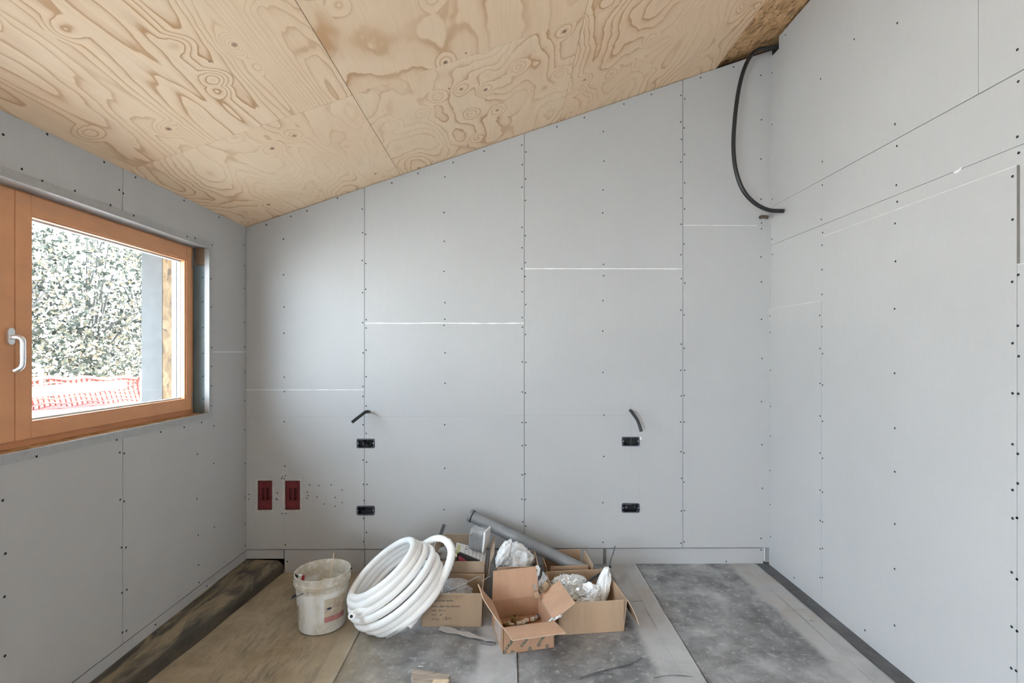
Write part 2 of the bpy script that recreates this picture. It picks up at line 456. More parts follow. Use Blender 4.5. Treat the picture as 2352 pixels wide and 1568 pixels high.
M = {}
M['board'] = mat_board('grey plasterboard', (0.485, 0.482, 0.482))
M['board_r'] = mat_board('grey plasterboard, light painted in', (0.52, 0.516, 0.512))  # same board, lightened to stand in for light on the right wall
M['void'] = plain('dark wall cavity', (0.035, 0.033, 0.03), 0.9)
M['concrete'] = plain('grey masonry', (0.42, 0.41, 0.40), 0.9)
M['filler'] = plain('white joint filler', (0.86, 0.86, 0.85), 0.8, bump=0.3, scale=60)
M['screw'] = plain('black phosphate screw', (0.010, 0.010, 0.010), 0.95, spec=0.05)
M['pencil'] = plain('pencil line', (0.30, 0.30, 0.30), 0.8)
M['crack'] = plain('open dark joint', (0.03, 0.03, 0.03), 0.9)
M['plyL'] = mat_ply('larch plywood, cathedral grain', 2.0, 3.6, 0.42, 24.0, 0.022, (0.55, 0.29, 0.13), 1.0)
M['plyL2'] = mat_ply('larch plywood, close grain', 5.0, 3.4, 1.10, 17.0, 0.050, (0.58, 0.32, 0.15), 0.85)
M['plyM'] = mat_ply('larch plywood, loopy grain', 9.0, 2.8, 1.5, 15.0, 0.060, (0.58, 0.315, 0.145), 0.92)
M['plyM2'] = mat_ply('larch plywood, open grain', 14.0, 2.1, 0.9, 11.0, 0.055, (0.58, 0.315, 0.145), 0.92)
M['plyR'] = mat_ply('larch plywood, rippled grain', 21.0, 2.9, 1.2, 16.0, 0.055, (0.58, 0.315, 0.145), 0.92)
M['osb'] = mat_osb('oriented strand board', (1.35, 1.45, 1.6))
M['osb_shaded'] = mat_osb('weathered strand board', (0.36, 0.40, 0.42))  # tint cut to paint in the shade of overhang and outer reveal
M['floor'] = mat_floor()
M['hump'] = mat_hump()
M['perf'] = mat_perf()
M['frame'] = mat_stained('orange stained timber', (0.70, 0.34, 0.165))
M['glass'] = mat_glass()
M['alu'] = plain('brushed aluminium', (0.78, 0.78, 0.78), 0.28, 0.9, 0.03)
M['jamb'] = plain('blue grey membrane', (0.155, 0.20, 0.215), 0.5, bump=0.1)
M['brown'] = plain('brown board', (0.21, 0.145, 0.09), 0.8)
M['chip'] = mat_osb('raw chipboard', (1.0, 1.15, 1.35))
M['white'] = plain('white coated metal', (0.82, 0.82, 0.82), 0.4, var=0.02)
M['rubber'] = plain('black rubber', (0.02, 0.02, 0.02), 0.6)
M['conduit'] = plain('black corrugated conduit', (0.016, 0.016, 0.017), 0.42)
M['boxblk'] = plain('black socket box plastic', (0.014, 0.014, 0.018), 0.35)
M['boxrim'] = plain('dark violet plastic rim', (0.060, 0.060, 0.078), 0.4)
M['steel'] = plain('zinc steel', (0.62, 0.62, 0.62), 0.35, 0.8)
M['red'] = plain('dark red plastic', (0.155, 0.018, 0.022), 0.5, var=0.2, scale=30)
M['red_d'] = plain('deep red plastic', (0.085, 0.008, 0.010), 0.5)
M['redmid'] = plain('bright red plastic', (0.40, 0.03, 0.04), 0.45)
M['pipe'] = mat_pipe()
M['silver'] = plain('silver wrap film', (0.70, 0.70, 0.70), 0.3, 0.35, bump=0.3, scale=40)
M['bucket'] = mat_bucket()
M['bucket_in'] = plain('bucket residue', (0.52, 0.44, 0.33), 0.8, var=0.25, scale=14)
M['label'] = plain('stained paper label', (0.60, 0.52, 0.42), 0.7, var=0.15, scale=30)
M['pink'] = plain('faded pink print', (0.50, 0.22, 0.22), 0.7, var=0.2, scale=30)
M['ink'] = plain('black print', (0.05, 0.045, 0.045), 0.7)
M['ink_brown'] = plain('faded brown print', (0.20, 0.13, 0.085), 0.8)
M['navy'] = plain('navy print', (0.03, 0.04, 0.10), 0.6)
M['green_ink'] = plain('green print', (0.035, 0.10, 0.085), 0.6)
M['wood'] = plain('raw wood', (0.74, 0.60, 0.42), 0.7, var=0.12)
M['cardF'] = mat_card('orange brown cardboard', (0.48, 0.285, 0.18))
M['cardFi'] = mat_card('orange brown cardboard liner', (0.56, 0.35, 0.235))
M['cardB'] = mat_card('dull brown cardboard', (0.40, 0.29, 0.195))
M['cardA'] = mat_card('greyed brown cardboard', (0.43, 0.33, 0.245))
M['cardC'] = mat_card('brown cardboard', (0.46, 0.30, 0.19))
M['cardE'] = mat_card('tan cardboard', (0.45, 0.31, 0.205))
M['edge'] = plain('pale cut cardboard edge', (0.62, 0.47, 0.34), 0.8)
M['tape'] = mat_film('clear packing tape', (0.80, 0.80, 0.82), 0.35, 0.12)
M['bag'] = mat_film('white plastic bag', (0.86, 0.86, 0.86), 1.0, 0.28)
M['clear'] = mat_film('clear plastic bag', (0.84, 0.84, 0.86), 0.30, 0.12)
M['foil'] = plain('crumpled silver foil', (0.80, 0.80, 0.78), 0.26, 0.55, 0.10, 60, bump=0.4)
M['wrapw'] = plain('white wrapping film', (0.88, 0.88, 0.88), 0.35, bump=0.3, scale=30)
M['drain'] = plain('grey drain pipe', (0.235, 0.24, 0.25), 0.42, var=0.05)
M['card_white'] = plain('white printed card', (0.80, 0.80, 0.80), 0.45, var=0.03)
M['yellow'] = plain('pale yellow green print', (0.62, 0.62, 0.30), 0.5)
M['grey_ink'] = plain('grey print', (0.25, 0.25, 0.26), 0.5)
M['pinkdot'] = plain('pink print', (0.70, 0.15, 0.30), 0.5)
M['black'] = plain('black plastic', (0.02, 0.02, 0.022), 0.4)
M['darkgrey'] = plain('dark grey plastic', (0.09, 0.09, 0.095), 0.5)
M['crimson'] = plain('crimson plastic', (0.30, 0.04, 0.06), 0.5)
M['brass'] = plain('dull brass', (0.42, 0.31, 0.17), 0.35, 0.7, 0.15, 40)
M['bone'] = plain('off white plastic', (0.70, 0.66, 0.56), 0.5, var=0.1)
M['scrapwood'] = None
M['leaf'] = None

# ------------------------------------------------------------------ floor
def hfloor(x):
    t = min(1, max(0, (x + 1.0) / 0.38)); t = t*t*(3-2*t)
    return -0.055 * (1 - t)
m = MB()
xs = [-3.0] + [XL-0.15 + i*0.04 for i in range(110)]
xs = [x for x in xs if x < XR + 0.15] + [XR + 0.15]
ys = [-4.8 + i*0.2 for i in range(44)] + [D + 0.15]
def fpt(x, y):
    return (x, y, hfloor(x) + 0.0025*noise.noise(V((x*2.3, y*2.3, 0))) - 0.0012)
nx = len(xs)
m.v = [V(fpt(x, y)) for y in ys for x in xs]
for j in range(len(ys)-1):
    for i in range(nx-1):
        m.f.append([j*nx+i, j*nx+i+1, (j+1)*nx+i+1, (j+1)*nx+i]); m.m.append(0)
floor = m.build('floor', M['floor'], smooth=True); tag(floor, kind='structure')
sub = MB().box(-2.4, XR+0.3, -5.0, D+0.35, -0.35, -0.10).build('floor_slab', M['concrete'], floor)
# felt covered ridge along the left wall
def humpw(y): return 0.268 + (y - 3.7) * 0.098
def hump(u, v):
    y = -2.4 + (D + 0.012 + 2.4) * v
    wd = humpw(y) + 0.022*noise.noise(V((0, y*2.2, 3)))
    h = 0.105 + 0.008*noise.noise(V((1, y*1.7, 0)))
    s = u * (wd + h*1.25)
    wob = 0.020*noise.noise(V((u*3, y*3.1, 7)))
    if s < wd - 0.05: x, z = s, h + wob*(s/wd)
    else:
        k = (s - (wd - 0.05)) / (h*1.25 + 0.05)
        x = wd - 0.05 + 0.060*math.sin(min(1, k*1.5)*math.pi/2) + 0.02*noise.noise(V((k*2, y*3.3, 5)))*k*(1-k)*4
        z = h*(1 - k**1.8) + wob*(1-k) - 0.012*max(0, k-0.9)
    return (XL + x - 0.012, y, -0.055 + z - 0.004*u)
m = MB().grid(hump, 22, 110)
hm = m.build('membrane_ridge', M['hump'], floor, smooth=True)
hm['label'] = 'raised dusty ridge of dark felt along the left wall'
# overlapping edges of the membrane rolls
for xsm in (-0.87, 0.05, 0.97, 1.89):
    m = MB()
    def lap(u, v, xsm=xsm):
        y = -1.0 + (D + 0.99) * v
        x0 = xsm + 0.006*noise.noise(V((xsm, y*1.4, 0))) + 0.003*noise.noise(V((xsm, y*7, 0)))
        prof = [(-0.10, 0.0015), (-0.002, 0.0055), (0.001, 0.0045), (0.002, -0.001)]
        a = prof[min(3, int(round(u*3)))]
        return (x0 + a[0], y, hfloor(x0) + a[1] + 0.0025*noise.noise(V((x0*2.3, y*2.3, 0))))
    m.grid(lap, 3, 90)
    m.build('membrane_lap', M['floor'], floor)

# ------------------------------------------------------------------ screws
_sm = MB()
_sm.lathe([(0.0052, 0.0), (0.0050, 0.0009), (0.0034, 0.0007), (0.0012, -0.0002), (0.0, -0.0003)], seg=10)
SCREW = _sm.mesh('screw'); SCREW.materials.append(M['screw'])
def screw(board, p, nrm, big=1.0):
    o = link('screw', SCREW)
    o.matrix_basis = V((0,0,1)).rotation_difference(V(nrm)).to_matrix().to_4x4()
    o.location = p
    o.scale = (big, big, 1)
    o.parent = board; o.matrix_parent_inverse = world_of(board).inverted()
    return o
rnd = random.Random(11)

# ------------------------------------------------------------------ back wall
TB = 0.0125
wb = MB()
wb.box(XL-0.4, XR+0.4, D+0.10, D+0.30, -0.3, 4.4)
wall_back = wb.build('wall_back', M['void']); tag(wall_back, kind='structure')
ZB = onY(1200, 1259, D).z
xj = [XL, onY(837, 700, D).x, onY(1204, 700, D).x, onY(1568.5, 700, D).x, XR]
zj = [onY(700, 895, D).z, onY(1000, 742, D).z, onY(1380, 617, D).z, onY(1650, 517.5, D).z]
G = 0.0016
boards_back = []
for i in range(4):
    x0 = xj[i] + (G if i else 0.002); x1 = xj[i+1] - (G if i < 3 else -0.012)
    lo = MB().prism([(x0, D, ZB), (x1, D, ZB), (x1, D, zj[i]-0.0006), (x0, D, zj[i]-0.0006)], (0, TB, 0)).build('plasterboard', M['board'], wall_back)
    up = MB().prism([(x0, D, zj[i]+0.0006), (x1, D, zj[i]+0.0006), (x1, D, zceil(x1)-0.004), (x0, D, zceil(x0)-0.004)], (0, TB, 0)).build('plasterboard', M['board'], wall_back)
    boards_back.append((x0, x1, zj[i], lo, up))
    # white filler line in the butt joint
    def fl(u, v, i=i, x0=x0, x1=x1):
        wdt = [0.0045, 0.009, 0.0085, 0.004][i]
        xe = x1 if i < 3 else onY(1738, 517, D).x
        x = x0 + (xe-x0)*u
        c = 0.0035*noise.noise(V((x*3, i*5, 0)))*(1 if i in (1, 2) else .4)
        hw = wdt*(0.75 + 0.5*noise.noise(V((x*14, i*3, 9))))
        return (x, D-0.0008, zj[i] + c + (v-0.5)*hw)
    fb = MB().grid(fl, 70, 1).build('joint_filler', M['filler'], wall_back)
def bscrew(u, v, big=1.0):
    p = onY(u, v, D)
    for (x0, x1, z, lo, up) in boards_back:
        if x0 - 0.004 <= p.x <= x1 + 0.004:
            return screw(lo if p.z < z else up, (p.x, D-0.0002, p.z), (0, -1, 0), big)
for v in (549, 631, 705, 765, 866, 899, 968, 1070, 1251): bscrew(651 + (v-549)*0.006 + rnd.uniform(-1, 1), v)
for (u, v) in ((705, 484), (612, 516), (775, 455), (668, 497)): bscrew(u, v)
c1 = [(832, 480), (833, 534), (832, 598), (833, 672), (833, 741), (834, 810), (834, 887), (834, 910), (834, 975), (834, 1056), (835, 1112), (836, 1149), (835, 1190), (835, 1243)]
for (u, v) in c1: bscrew(u, v)
for (u, v) in ((840, 538), (840, 605), (840, 664), (841, 734), (841, 753), (841, 804), (841, 865), (841, 932), (841, 995), (842, 1061), (843, 1112), (842, 1222)): bscrew(u, v)
for v in (406, 488, 554, 623, 695, 733, 747, 810, 880, 975, 1075, 1170): bscrew(1021 + rnd.uniform(-1.5, 1.5), v)
for v in (333, 378, 430, 522, 569, 617, 670, 729, 751, 831, 900, 970, 1023, 1090, 1146, 1198, 1243):
    bscrew(1199.5 + rnd.uniform(-1, 1), v)
for v in (349, 411, 460, 541, 603, 635, 699, 768, 832, 902, 970, 1022, 1088, 1147, 1208):
    bscrew(1207 + rnd.uniform(-1, 1), v)
for v in (302, 370, 436, 489, 607, 633, 690, 760, 855, 953, 1048, 1154, 1245): bscrew(1386 + rnd.uniform(-2, 1.5), v)
for (u, v) in ((1433, 239), (1496, 217), (1342, 270), (1279, 291), (1112, 347), (1041, 373), (960, 398), (900, 420)): bscrew(u, v)
for v in (219, 280, 320, 372, 455, 515, 585, 640, 712, 790, 850, 909, 969, 1037, 1098, 1173, 1247): bscrew(1564.5 + rnd.uniform(-1, 1), v)
for v in (227, 294, 355, 420, 480, 560, 650, 723, 800, 850, 908, 969, 1040, 1107, 1172, 1244): bscrew(1572 + rnd.uniform(-1, 1), v)
for (u, v) in ((1747, 173), (1749, 275), (1748, 365), (1748, 457), (1749, 512), (1749, 525), (1748, 590), (1749, 647), (1749, 733), (1750, 823), (1749, 922), (1750, 1021), (1751, 1121), (1748, 1236), (1685, 154), (1609, 178)): bscrew(u, v)
for (u, v) in ((572, 1135), (571.5, 1146), (637, 1132), (634, 1145), (637, 1147), (649, 1095), (656, 1092), (647, 1099), (653, 1099), (711, 1113), (706, 1130), (708, 1138), (705, 1144), (732, 1115), (761, 1113), (728, 1141), (745, 1157), (770, 1142), (786, 1125), (786, 1154), (770, 1162), (648, 1179), (656, 1179)):
    bscrew(u, v, 0.85)
# pencil setting-out lines
def pline(parent, pts, w, nrm):
    m = MB(); nrm = V(nrm)
    for a, b in zip(pts[:-1], pts[1:]):
        a, b = V(a), V(b); d = (b-a).normalized(); s = d.cross(nrm)*w/2
        m.add([a-s, a+s, b+s, b-s], [(0,1,2,3)])
    return m.build('pencil_line', M['pencil'], parent, recalc=False)
def bl(u0, v0, u1, v1, w=0.0011):
    a = onY(u0, v0, D-0.0006); b = onY(u1, v1, D-0.0006)
    pline(wall_back, [a, b], w, (0, -1, 0))
bl(568, 958.5, 1442, 953, 0.0013); bl(1398, 1014, 1426, 1014); bl(1472, 1014, 1512, 1013.5); bl(1449, 930, 1449, 1062)
bl(1428, 1085, 1429, 1152); bl(1469, 1083, 1469, 1152); bl(821, 1122, 821, 1158); bl(860, 1122, 860, 1158)
bl(862, 1171, 875, 1171); bl(1471, 1165, 1482, 1165); bl(1422, 1166, 1428, 1166); bl(808, 1018, 818, 1018); bl(864, 1018, 892, 1018)
bl(652, 1180, 653, 1252); bl(588, 1180, 588, 1225)

# wall bottom: recessed strips of board
base = MB()
YB = D + 0.012
bb = empty('baseboard_back', (0, YB, 0)); tag(bb, kind='structure')
def strip(u0, u1, v1):
    a = onY(u0, 1262, YB); b = onY(u1, v1, YB)
    return MB().box(a.x, b.x, YB, YB+TB, b.z, ZB-0.009).build('plasterboard_strip', M['board'], bb)
s1 = strip(563, 651.5, 1282.5); s2 = strip(653.5, 837, 1313.5); s3 = strip(838.5, 1385, 1302)
MB().box(onY(1383,1262,YB).x, onY(1394,1262,YB).x, YB+0.010, YB+0.03, -0.02, ZB-0.004).build('stud', plain('grey steel stud', (0.22, 0.22, 0.22), 0.6), bb)
s4 = strip(1392.5, 1753, 1294); s5 = MB().box(onY(1757,1262,YB+.02).x, XR+0.02, YB+0.02, YB+0.03, 0.0, ZB-0.004).build('plasterboard_strip', M['board'], bb)
MB().box(onY(1754,1262,YB+.004).x, onY(1756.5,1262,YB+.004).x, YB+0.002, YB+0.012, 0.015, ZB).build('joint_filler', M['filler'], bb)
for (u, v, s) in ((660, 1289, s2), (807, 1305, s2), (1668, 1289, s4), (1748, 1262.5, s4)):
    p = onY(u, v, YB); screw(s, (p.x, YB-0.0002, p.z), (0, -1, 0))

# ------------------------------------------------------------------ left wall
YJ = onX(282, 900, XL).y
WY0, WY1 = 1.02, onX(480.5, 800, XL).y         # window opening
WZ0, WZ1 = 1.207, 2.296
XO = XL - 0.365                                # outside face
DY0, DY1, DZ0, DZ1 = -4.5, -0.95, 0.06, 2.36      # second opening, behind the viewer
lw = MB()
for (y0, y1, z0, z1) in ((-5.0, DY0, -0.3, 3.2), (DY1, WY0-0.02, -0.3, 3.2), (DY0, DY1, -0.3, DZ0), (DY0, DY1, DZ1, 3.2), (WY1+0.02, D+0.4, -0.3, 3.2), (WY0-0.02, WY1+0.02, -0.3, WZ0-0.025), (WY0-0.02, WY1+0.02, WZ1+0.02, 3.2)):
    lw.box(XO, XL-0.05, y0, y1, z0, z1)
wall_left = lw.build('wall_left', M['concrete']); tag(wall_left, kind='structure')
ZLB = onX(562.5, 1265, XL).z
ZJ = onX(530, 808, XL).z
ztop = ZE - 0.002
def lboard(pts):
    return MB().prism([(XL, y, z) for (y, z) in pts], (-TB, 0, 0)).build('plasterboard', M['board'], wall_left)
L1 = lboard([(DY1, ZLB), (YJ-G, ZLB), (YJ-G, WZ0), (DY1, WZ0)])
L2 = lboard([(YJ+G, ZLB), (D+0.012, ZLB), (D+0.012, ZJ-0.001), (WY1, ZJ-0.001), (WY1, WZ0), (YJ+G, WZ0)])
L3 = lboard([(WY1, ZJ+0.001), (D+0.012, ZJ+0.001), (D+0.012, ztop), (YJ+G, ztop), (YJ+G, WZ1), (WY1, WZ1)])
L4 = lboard([(WY0, WZ1), (YJ-G, WZ1), (YJ-G, ztop), (WY0, ztop)])
L5 = lboard([(DY1, WZ0+0.002), (WY0, WZ0+0.002), (WY0, ztop), (DY1, ztop)])
lboard([(-4.7, DZ1), (DY1-0.002, DZ1), (DY1-0.002, ztop), (-4.7, ztop)]); lboard([(-4.7, ZLB), (DY0, ZLB), (DY0, DZ1-0.002), (-4.7, DZ1-0.002)])
lboard([(DY0+0.002, ZLB), (DY1-0.002, ZLB), (DY1-0.002, DZ0), (DY0+0.002, DZ0)])
MB().box(XL-0.0004, XL+0.0006, WY1+0.045, D, ZJ-0.002, ZJ+0.0015).build('joint_filler', M['filler'], wall_left)
def lscrew(u, v):
    p = onX(u, v, XL); q = (XL+0.0002, p.y, p.z)
    b = L5
    if p.z < WZ0: b = L1 if p.y < YJ else L2
    elif p.z > WZ1: b = L4 if p.y < YJ else L3
    elif p.y > WY1: b = L2 if p.z < ZJ else L3
    return screw(b, q, (1, 0, 0))
for (u, v) in ((7, 309), (108, 308), (239, 372), (273.5, 436), (283, 444), (311, 407), (422.5, 460.5), (503, 499),
               (275, 1039), (285, 1041), (276, 1147), (285, 1151), (279, 1257), (289, 1257), (280, 1361), (291, 1354), (281, 1452), (290, 1448),
               (6, 1149), (12, 1271), (10, 1370), (11, 1506), (491, 977.5), (491, 1064), (453, 1043), (452, 1145), (455, 1228), (456, 1297), (457, 1337), (492, 1210),
               (560.5, 562), (560.5, 610), (561, 662), (561, 740), (561.5, 797), (562, 853), (562, 920), (562, 987), (563, 1064), (563, 1142), (563, 1202), (563, 1253)):
    lscrew(u, v)
# recessed strip under the boards
bl_ = empty('baseboard_left', (XL, 0, 0)); tag(bl_, kind='structure')
s6 = MB().box(XL-TB-0.006, XL-0.006, -2.2, D+0.010, 0.005, ZLB-0.009).build('plasterboard_strip', M['board'], bl_)
for (u, v) in ((357, 1434), (475, 1345.5)):
    p = onX(u, v, XL-0.006); screw(s6, (XL-0.0058, p.y, p.z), (1, 0, 0))
# perforated corner beads round the opening
BW = 0.040; e = 0.0012
def beads():
    m = MB().box(XL, XL+e, WY0, WY1+BW*0.9, WZ1, WZ1+BW); m.box(XL-0.022, XL+e, WY0, WY1, WZ1-e, WZ1); yield m
    m = MB().box(XL, XL+e*0.8, WY1, WY1+BW, WZ0-BW*0.9, WZ1+BW*0.2); m.box(XL-0.030, XL+e, WY1-e, WY1, WZ0, WZ1-0.003); yield m
    m = MB().box(XL, XL+e, WY0, WY1+BW*0.5, WZ0-BW, WZ0); m.box(XL-0.02, XL+e, WY0, WY1-0.002, WZ0, WZ0+e); yield m
for bd in beads(): bd.build('corner_bead', M['perf'], wall_left)
for k, (u, v) in enumerate(((50, 388), (97, 415), (172, 438), (254, 471), (307, 495), (430, 543), (448, 547), (487.5, 563), (84, 1048), (268, 1010), (369, 992), (423, 981), (463, 970), (485, 640), (485.5, 705), (486, 798), (486, 841), (486, 886), (485.5, 932))):
    p = onX(u, v, XL+0.0014)
    o = screw(wall_left, (XL+0.0014, p.y, p.z), (1, 0, 0), 0.9)
# reveal lining
XF = XL - 0.095                                 # inner face of the window frame
MB().box(XF-0.01, XL-TB*0.5, WY1+0.0, WY1+0.02, WZ0, WZ1-0.115).build('reveal_side', M['jamb'], wall_left)
MB().box(XF+0.002, XL-0.026, WY1+0.001, WY1+0.021, WZ1-0.112, WZ1).build('reveal_patch', M['brown'], wall_left)
MB().box(XF-0.01, XL-0.001, WY0, WY1+0.02, WZ1, WZ1+0.02).build('reveal_head', M['board'], wall_left)
MB().box(XF-0.01, XL-0.001, WY0, WY1+0.02, WZ0-0.02, WZ0-0.001).build('reveal_sill', M['chip'], wall_left)
for z in (2.10, 1.94, 1.77, 1.60, 1.45, 1.30):
    screw(wall_left, (XL-0.05+0.012*math.sin(z*40), WY1-0.0003, z), (0, -1, 0), 0.7)
# outer reveal seen through the glass
YO = WY1 - 0.068
MB().box(XF-0.105, XF-0.068, YO, WY1+0.03, WZ0-0.02, WZ1+0.02).build('outer_jamb', plain('painted outer frame', (0.35, 0.35, 0.36), 0.5), wall_left)
MB().box(XF-0.168, XF-0.105, YO+0.004, WY1+0.03, WZ0-0.02, WZ1+0.02).build('outer_board', M['osb_shaded'], wall_left)
MB().box(XO-0.03, XF-0.168, YO+0.002, WY1+0.03, WZ0-0.05, WZ1+0.05).build('outer_facing', plain('grey facing', (0.11, 0.107, 0.104), 0.8), wall_left)

# ------------------------------------------------------------------ window
win = empty('window_1', (XF, (WY0+WY1)/2, WZ0)); tag(win, kind='structure')
def ring(x0, x1, y0, y1, z0, z1, wl, wr, wb_, wt, name, mat, parent, bv=0.003):
    m = MB()
    # mitre-less timber: stiles full height, rails between
    m.box(x0, x1, y0, y0+wl, z0, z1); m.box(x0, x1, y1-wr, y1, z0, z1)
    m.box(x0, x1, y0+wl, y1-wr, z1-wt, z1); m.box(x0, x1, y0+wl, y1-wr, z0, z0+wb_)
    o = m.build(name, mat, parent)
    return bevel(o, bv)
FZ0, FZ1 = WZ0-0.004, WZ1+0.004
ring(XF-0.07, XF-0.008, WY0, WY1-0.004, FZ0, FZ1, 0.06, 0.055, 0.06, 0.045, 'window_frame', M['frame'], win)
ym = onX(36, 800, XF+0.012).y
y_r = onX(437, 800, XF).y
gz0, gz1 = 1.312, 2.192
def sash(y0, y1, wl, wr):
    sz0, sz1 = FZ0+0.034, FZ1-0.014
    s = ring(XF-0.055, XF+0.010, y0, y1, sz0, sz1, wl, wr, gz0-sz0-0.008, sz1-gz1-0.008, 'sash', M['frame'], win, 0.004)
    ring(XF-0.022, XF+0.004, y0+wl-0.001, y1-wr+0.001, gz0-0.012, gz1+0.012, 0.012, 0.012, 0.012, 0.012, 'glazing_bead', M['frame'], s, 0.002)
    ring(XF-0.046, XF-0.023, y0+wl+0.002, y1-wr-0.002, gz0-0.002, gz1+0.002, 0.010, 0.010, 0.010, 0.010, 'spacer', M['white'], s, 0.001)
    ring(XF-0.0475, XF-0.0465, y0+wl-0.001, y1-wr+0.001, gz0-0.004, gz1+0.004, 0.016, 0.016, 0.010, 0.010, 'gasket', M['rubber'], s, 0.0003)
    g = MB().box(XF-0.026, XF-0.022, y0+wl, y1-wr, gz0, gz1)
    g.build('pane', M['glass'], s)
    return s
sL = sash(WY0+0.03, ym-0.0015, 0.075, 0.078)
gl = onX(61, 800, XF-0.02).y
sR = sash(ym+0.0015, y_r, gl-ym-0.012, 0.052)
for z in (1.30, 2.20):
    MB().box(XF-0.02, XF+0.004, y_r+0.012, y_r+0.020, z-0.045, z+0.045).build('hinge', M['steel'], win)
# handle on the left sash stile
hp = onX(22, 772, XF+0.012); hy, hz = hp.y, hp.z
hn = empty('handle', (XF+0.012, hy, hz)); hn.parent = win; hn.matrix_parent_inverse = world_of(win).inverted()
m = MB(); pts = []
for k in range(24):
    a = 2*math.pi*k/24
    pts.append((XF+0.010, hy + 0.0145*math.cos(a), hz + 0.0145*math.sin(a) + (0.020 if math.sin(a) >= 0 else -0.020)))
m.prism(pts, (0.011, 0, 0)); ro = m.build('rosette', M['alu'], hn, smooth=True, auto=40)
P = lambda dx, dy, dz: (XF+0.012+dx, hy+dy, hz+dz)
pth = catmull([P(0.0, 0.0, -0.004), P(0.020, 0.0, -0.004), P(0.036, 0.004, -0.005), P(0.045, 0.008, -0.018), P(0.046, 0.008, -0.05), P(0.046, 0.008, -0.10), P(0.043, 0.006, -0.125), P(0.032, 0.000, -0.138), P(0.022, -0.002, -0.141)], 8)
MB().tube(pth, 0.0095, 14).build('lever', M['alu'], hn, smooth=True, auto=60)

# ------------------------------------------------------------------ right wall
wr = MB().box(XR+0.10, XR+0.32, -5.0, D+0.4, -0.3, 4.6)
wall_right = wr.build('wall_right', M['void']); tag(wall_right, kind='structure')
X2 = XR - TB
def rboard(pts, x=XR):
    return MB().prism([(x, y, z) for (y, z) in pts], (TB, 0, 0)).build('plasterboard', M['board_r'], wall_right)
zc1 = onX(1773, 475, XR).z; zc2 = onX(1773, 563, XR).z
yv = onX(2247, 100, XR).y
ztr = zceil(XR) + 0.03
yn = onX(1789, 100, XR).y; zn0 = onX(1770, 132, XR).z; zn1 = onX(1789, 112, XR).z
R1 = rboard([(0.2, -0.02), (D-0.002, -0.02), (D-0.002, zc2-0.0013), (0.2, zc2-0.0013)])
R2 = rboard([(0.2, zc2+0.0013), (D-0.002, zc2+0.0013), (D-0.002, zc1-0.0022), (1.6, zc1-0.0045), (0.2, zc1-0.0045)])
R3 = rboard([(yv+0.002, zc1), (D-0.002, zc1), (D-0.002, zn0), (yn, zn1), (yn, ztr), (yv+0.002, ztr)])
R4 = rboard([(0.2, zc1), (yv-0.002, zc1), (yv-0.002, ztr), (0.2, ztr)])
R0 = rboard([(-4.7, -0.02), (0.198, -0.02), (0.198, ztr), (-4.7, ztr)])
ya = onX(1886.5, 700, X2).y; yb = onX(2336, 500, X2).y
zp1 = onX(1885, 690, X2).z; zp2 = onX(1890, 542, X2).z; zp3 = onX(2340, 605, X2).z
Q1 = rboard([(ya+G, -0.02), (D-0.001, -0.02), (D-0.001, zp1), (ya+G, zp1)], X2)
Q2 = rboard([(yb+G, -0.02), (ya-G, -0.02), (ya-G, zp2), (yb+G, zp2)], X2)
Q3 = rboard([(0.2, -0.02), (yb-G, -0.02), (yb-G, zp3), (0.2, zp3)], X2)
for (y0, y1, z) in ((ya+G, D-0.002, zp1), (yb+G, ya-G, zp2), (0.2, yb-G, zp3)):
    def fe(u, v, y0=y0, y1=y1, z=z):
        y = y0 + (y1-y0)*u
        return (X2-0.0005, y, z - 0.0006 - v*(0.0035 + 0.002*noise.noise(V((y*9, z, 0)))))
    MB().grid(fe, 60, 1).build('cut_edge', plain('cut gypsum edge', (0.66, 0.645, 0.615), 0.85), wall_right)
MB().box(X2+0.0003, XR-0.0002, yb+G-0.0008, yb+G-0.0002, zp3+0.001, zp2-0.001).build('edge_shade', plain('shade tone on board edge', (0.19, 0.175, 0.155), 0.9), wall_right)  # dark strip paints the shade of the near edge face
# chipped spot on the joint
cp = onX(2200, 392, XR-0.0006)
MB().add([cp+V((0, 0.022, 0.004)), cp+V((0, 0.010, 0.003)), cp+V((0, -0.022, 0.010)), cp+V((0, -0.012, -0.004)), cp+V((0, 0.004, -0.008)), cp+V((0, 0.017, -0.007))], [(0,1,2,3,4,5)]).build('plaster_chip', M['filler'], wall_right)
pline(wall_right, [onX(1888.5, 300, XR-0.0006), onX(1888.5, 535, XR-0.0006)], 0.0011, (-1, 0, 0))
def rscrew(u, v):
    p = onX(u, v, XR); q = onX(u, v, X2)
    for (b, y0, y1, z) in ((Q1, ya, D, zp1), (Q2, yb, ya, zp2), (Q3, 0.2, yb, zp3)):
        if y0 < q.y <= y1+0.01 and q.z < z: return screw(b, (X2-0.0002, q.y, q.z), (-1, 0, 0))
    b = R1 if p.z < zc2 else R2 if p.z < zc1 else (R3 if p.y > yv else R4)
    return screw(b, (XR-0.0002, p.y, p.z), (-1, 0, 0))
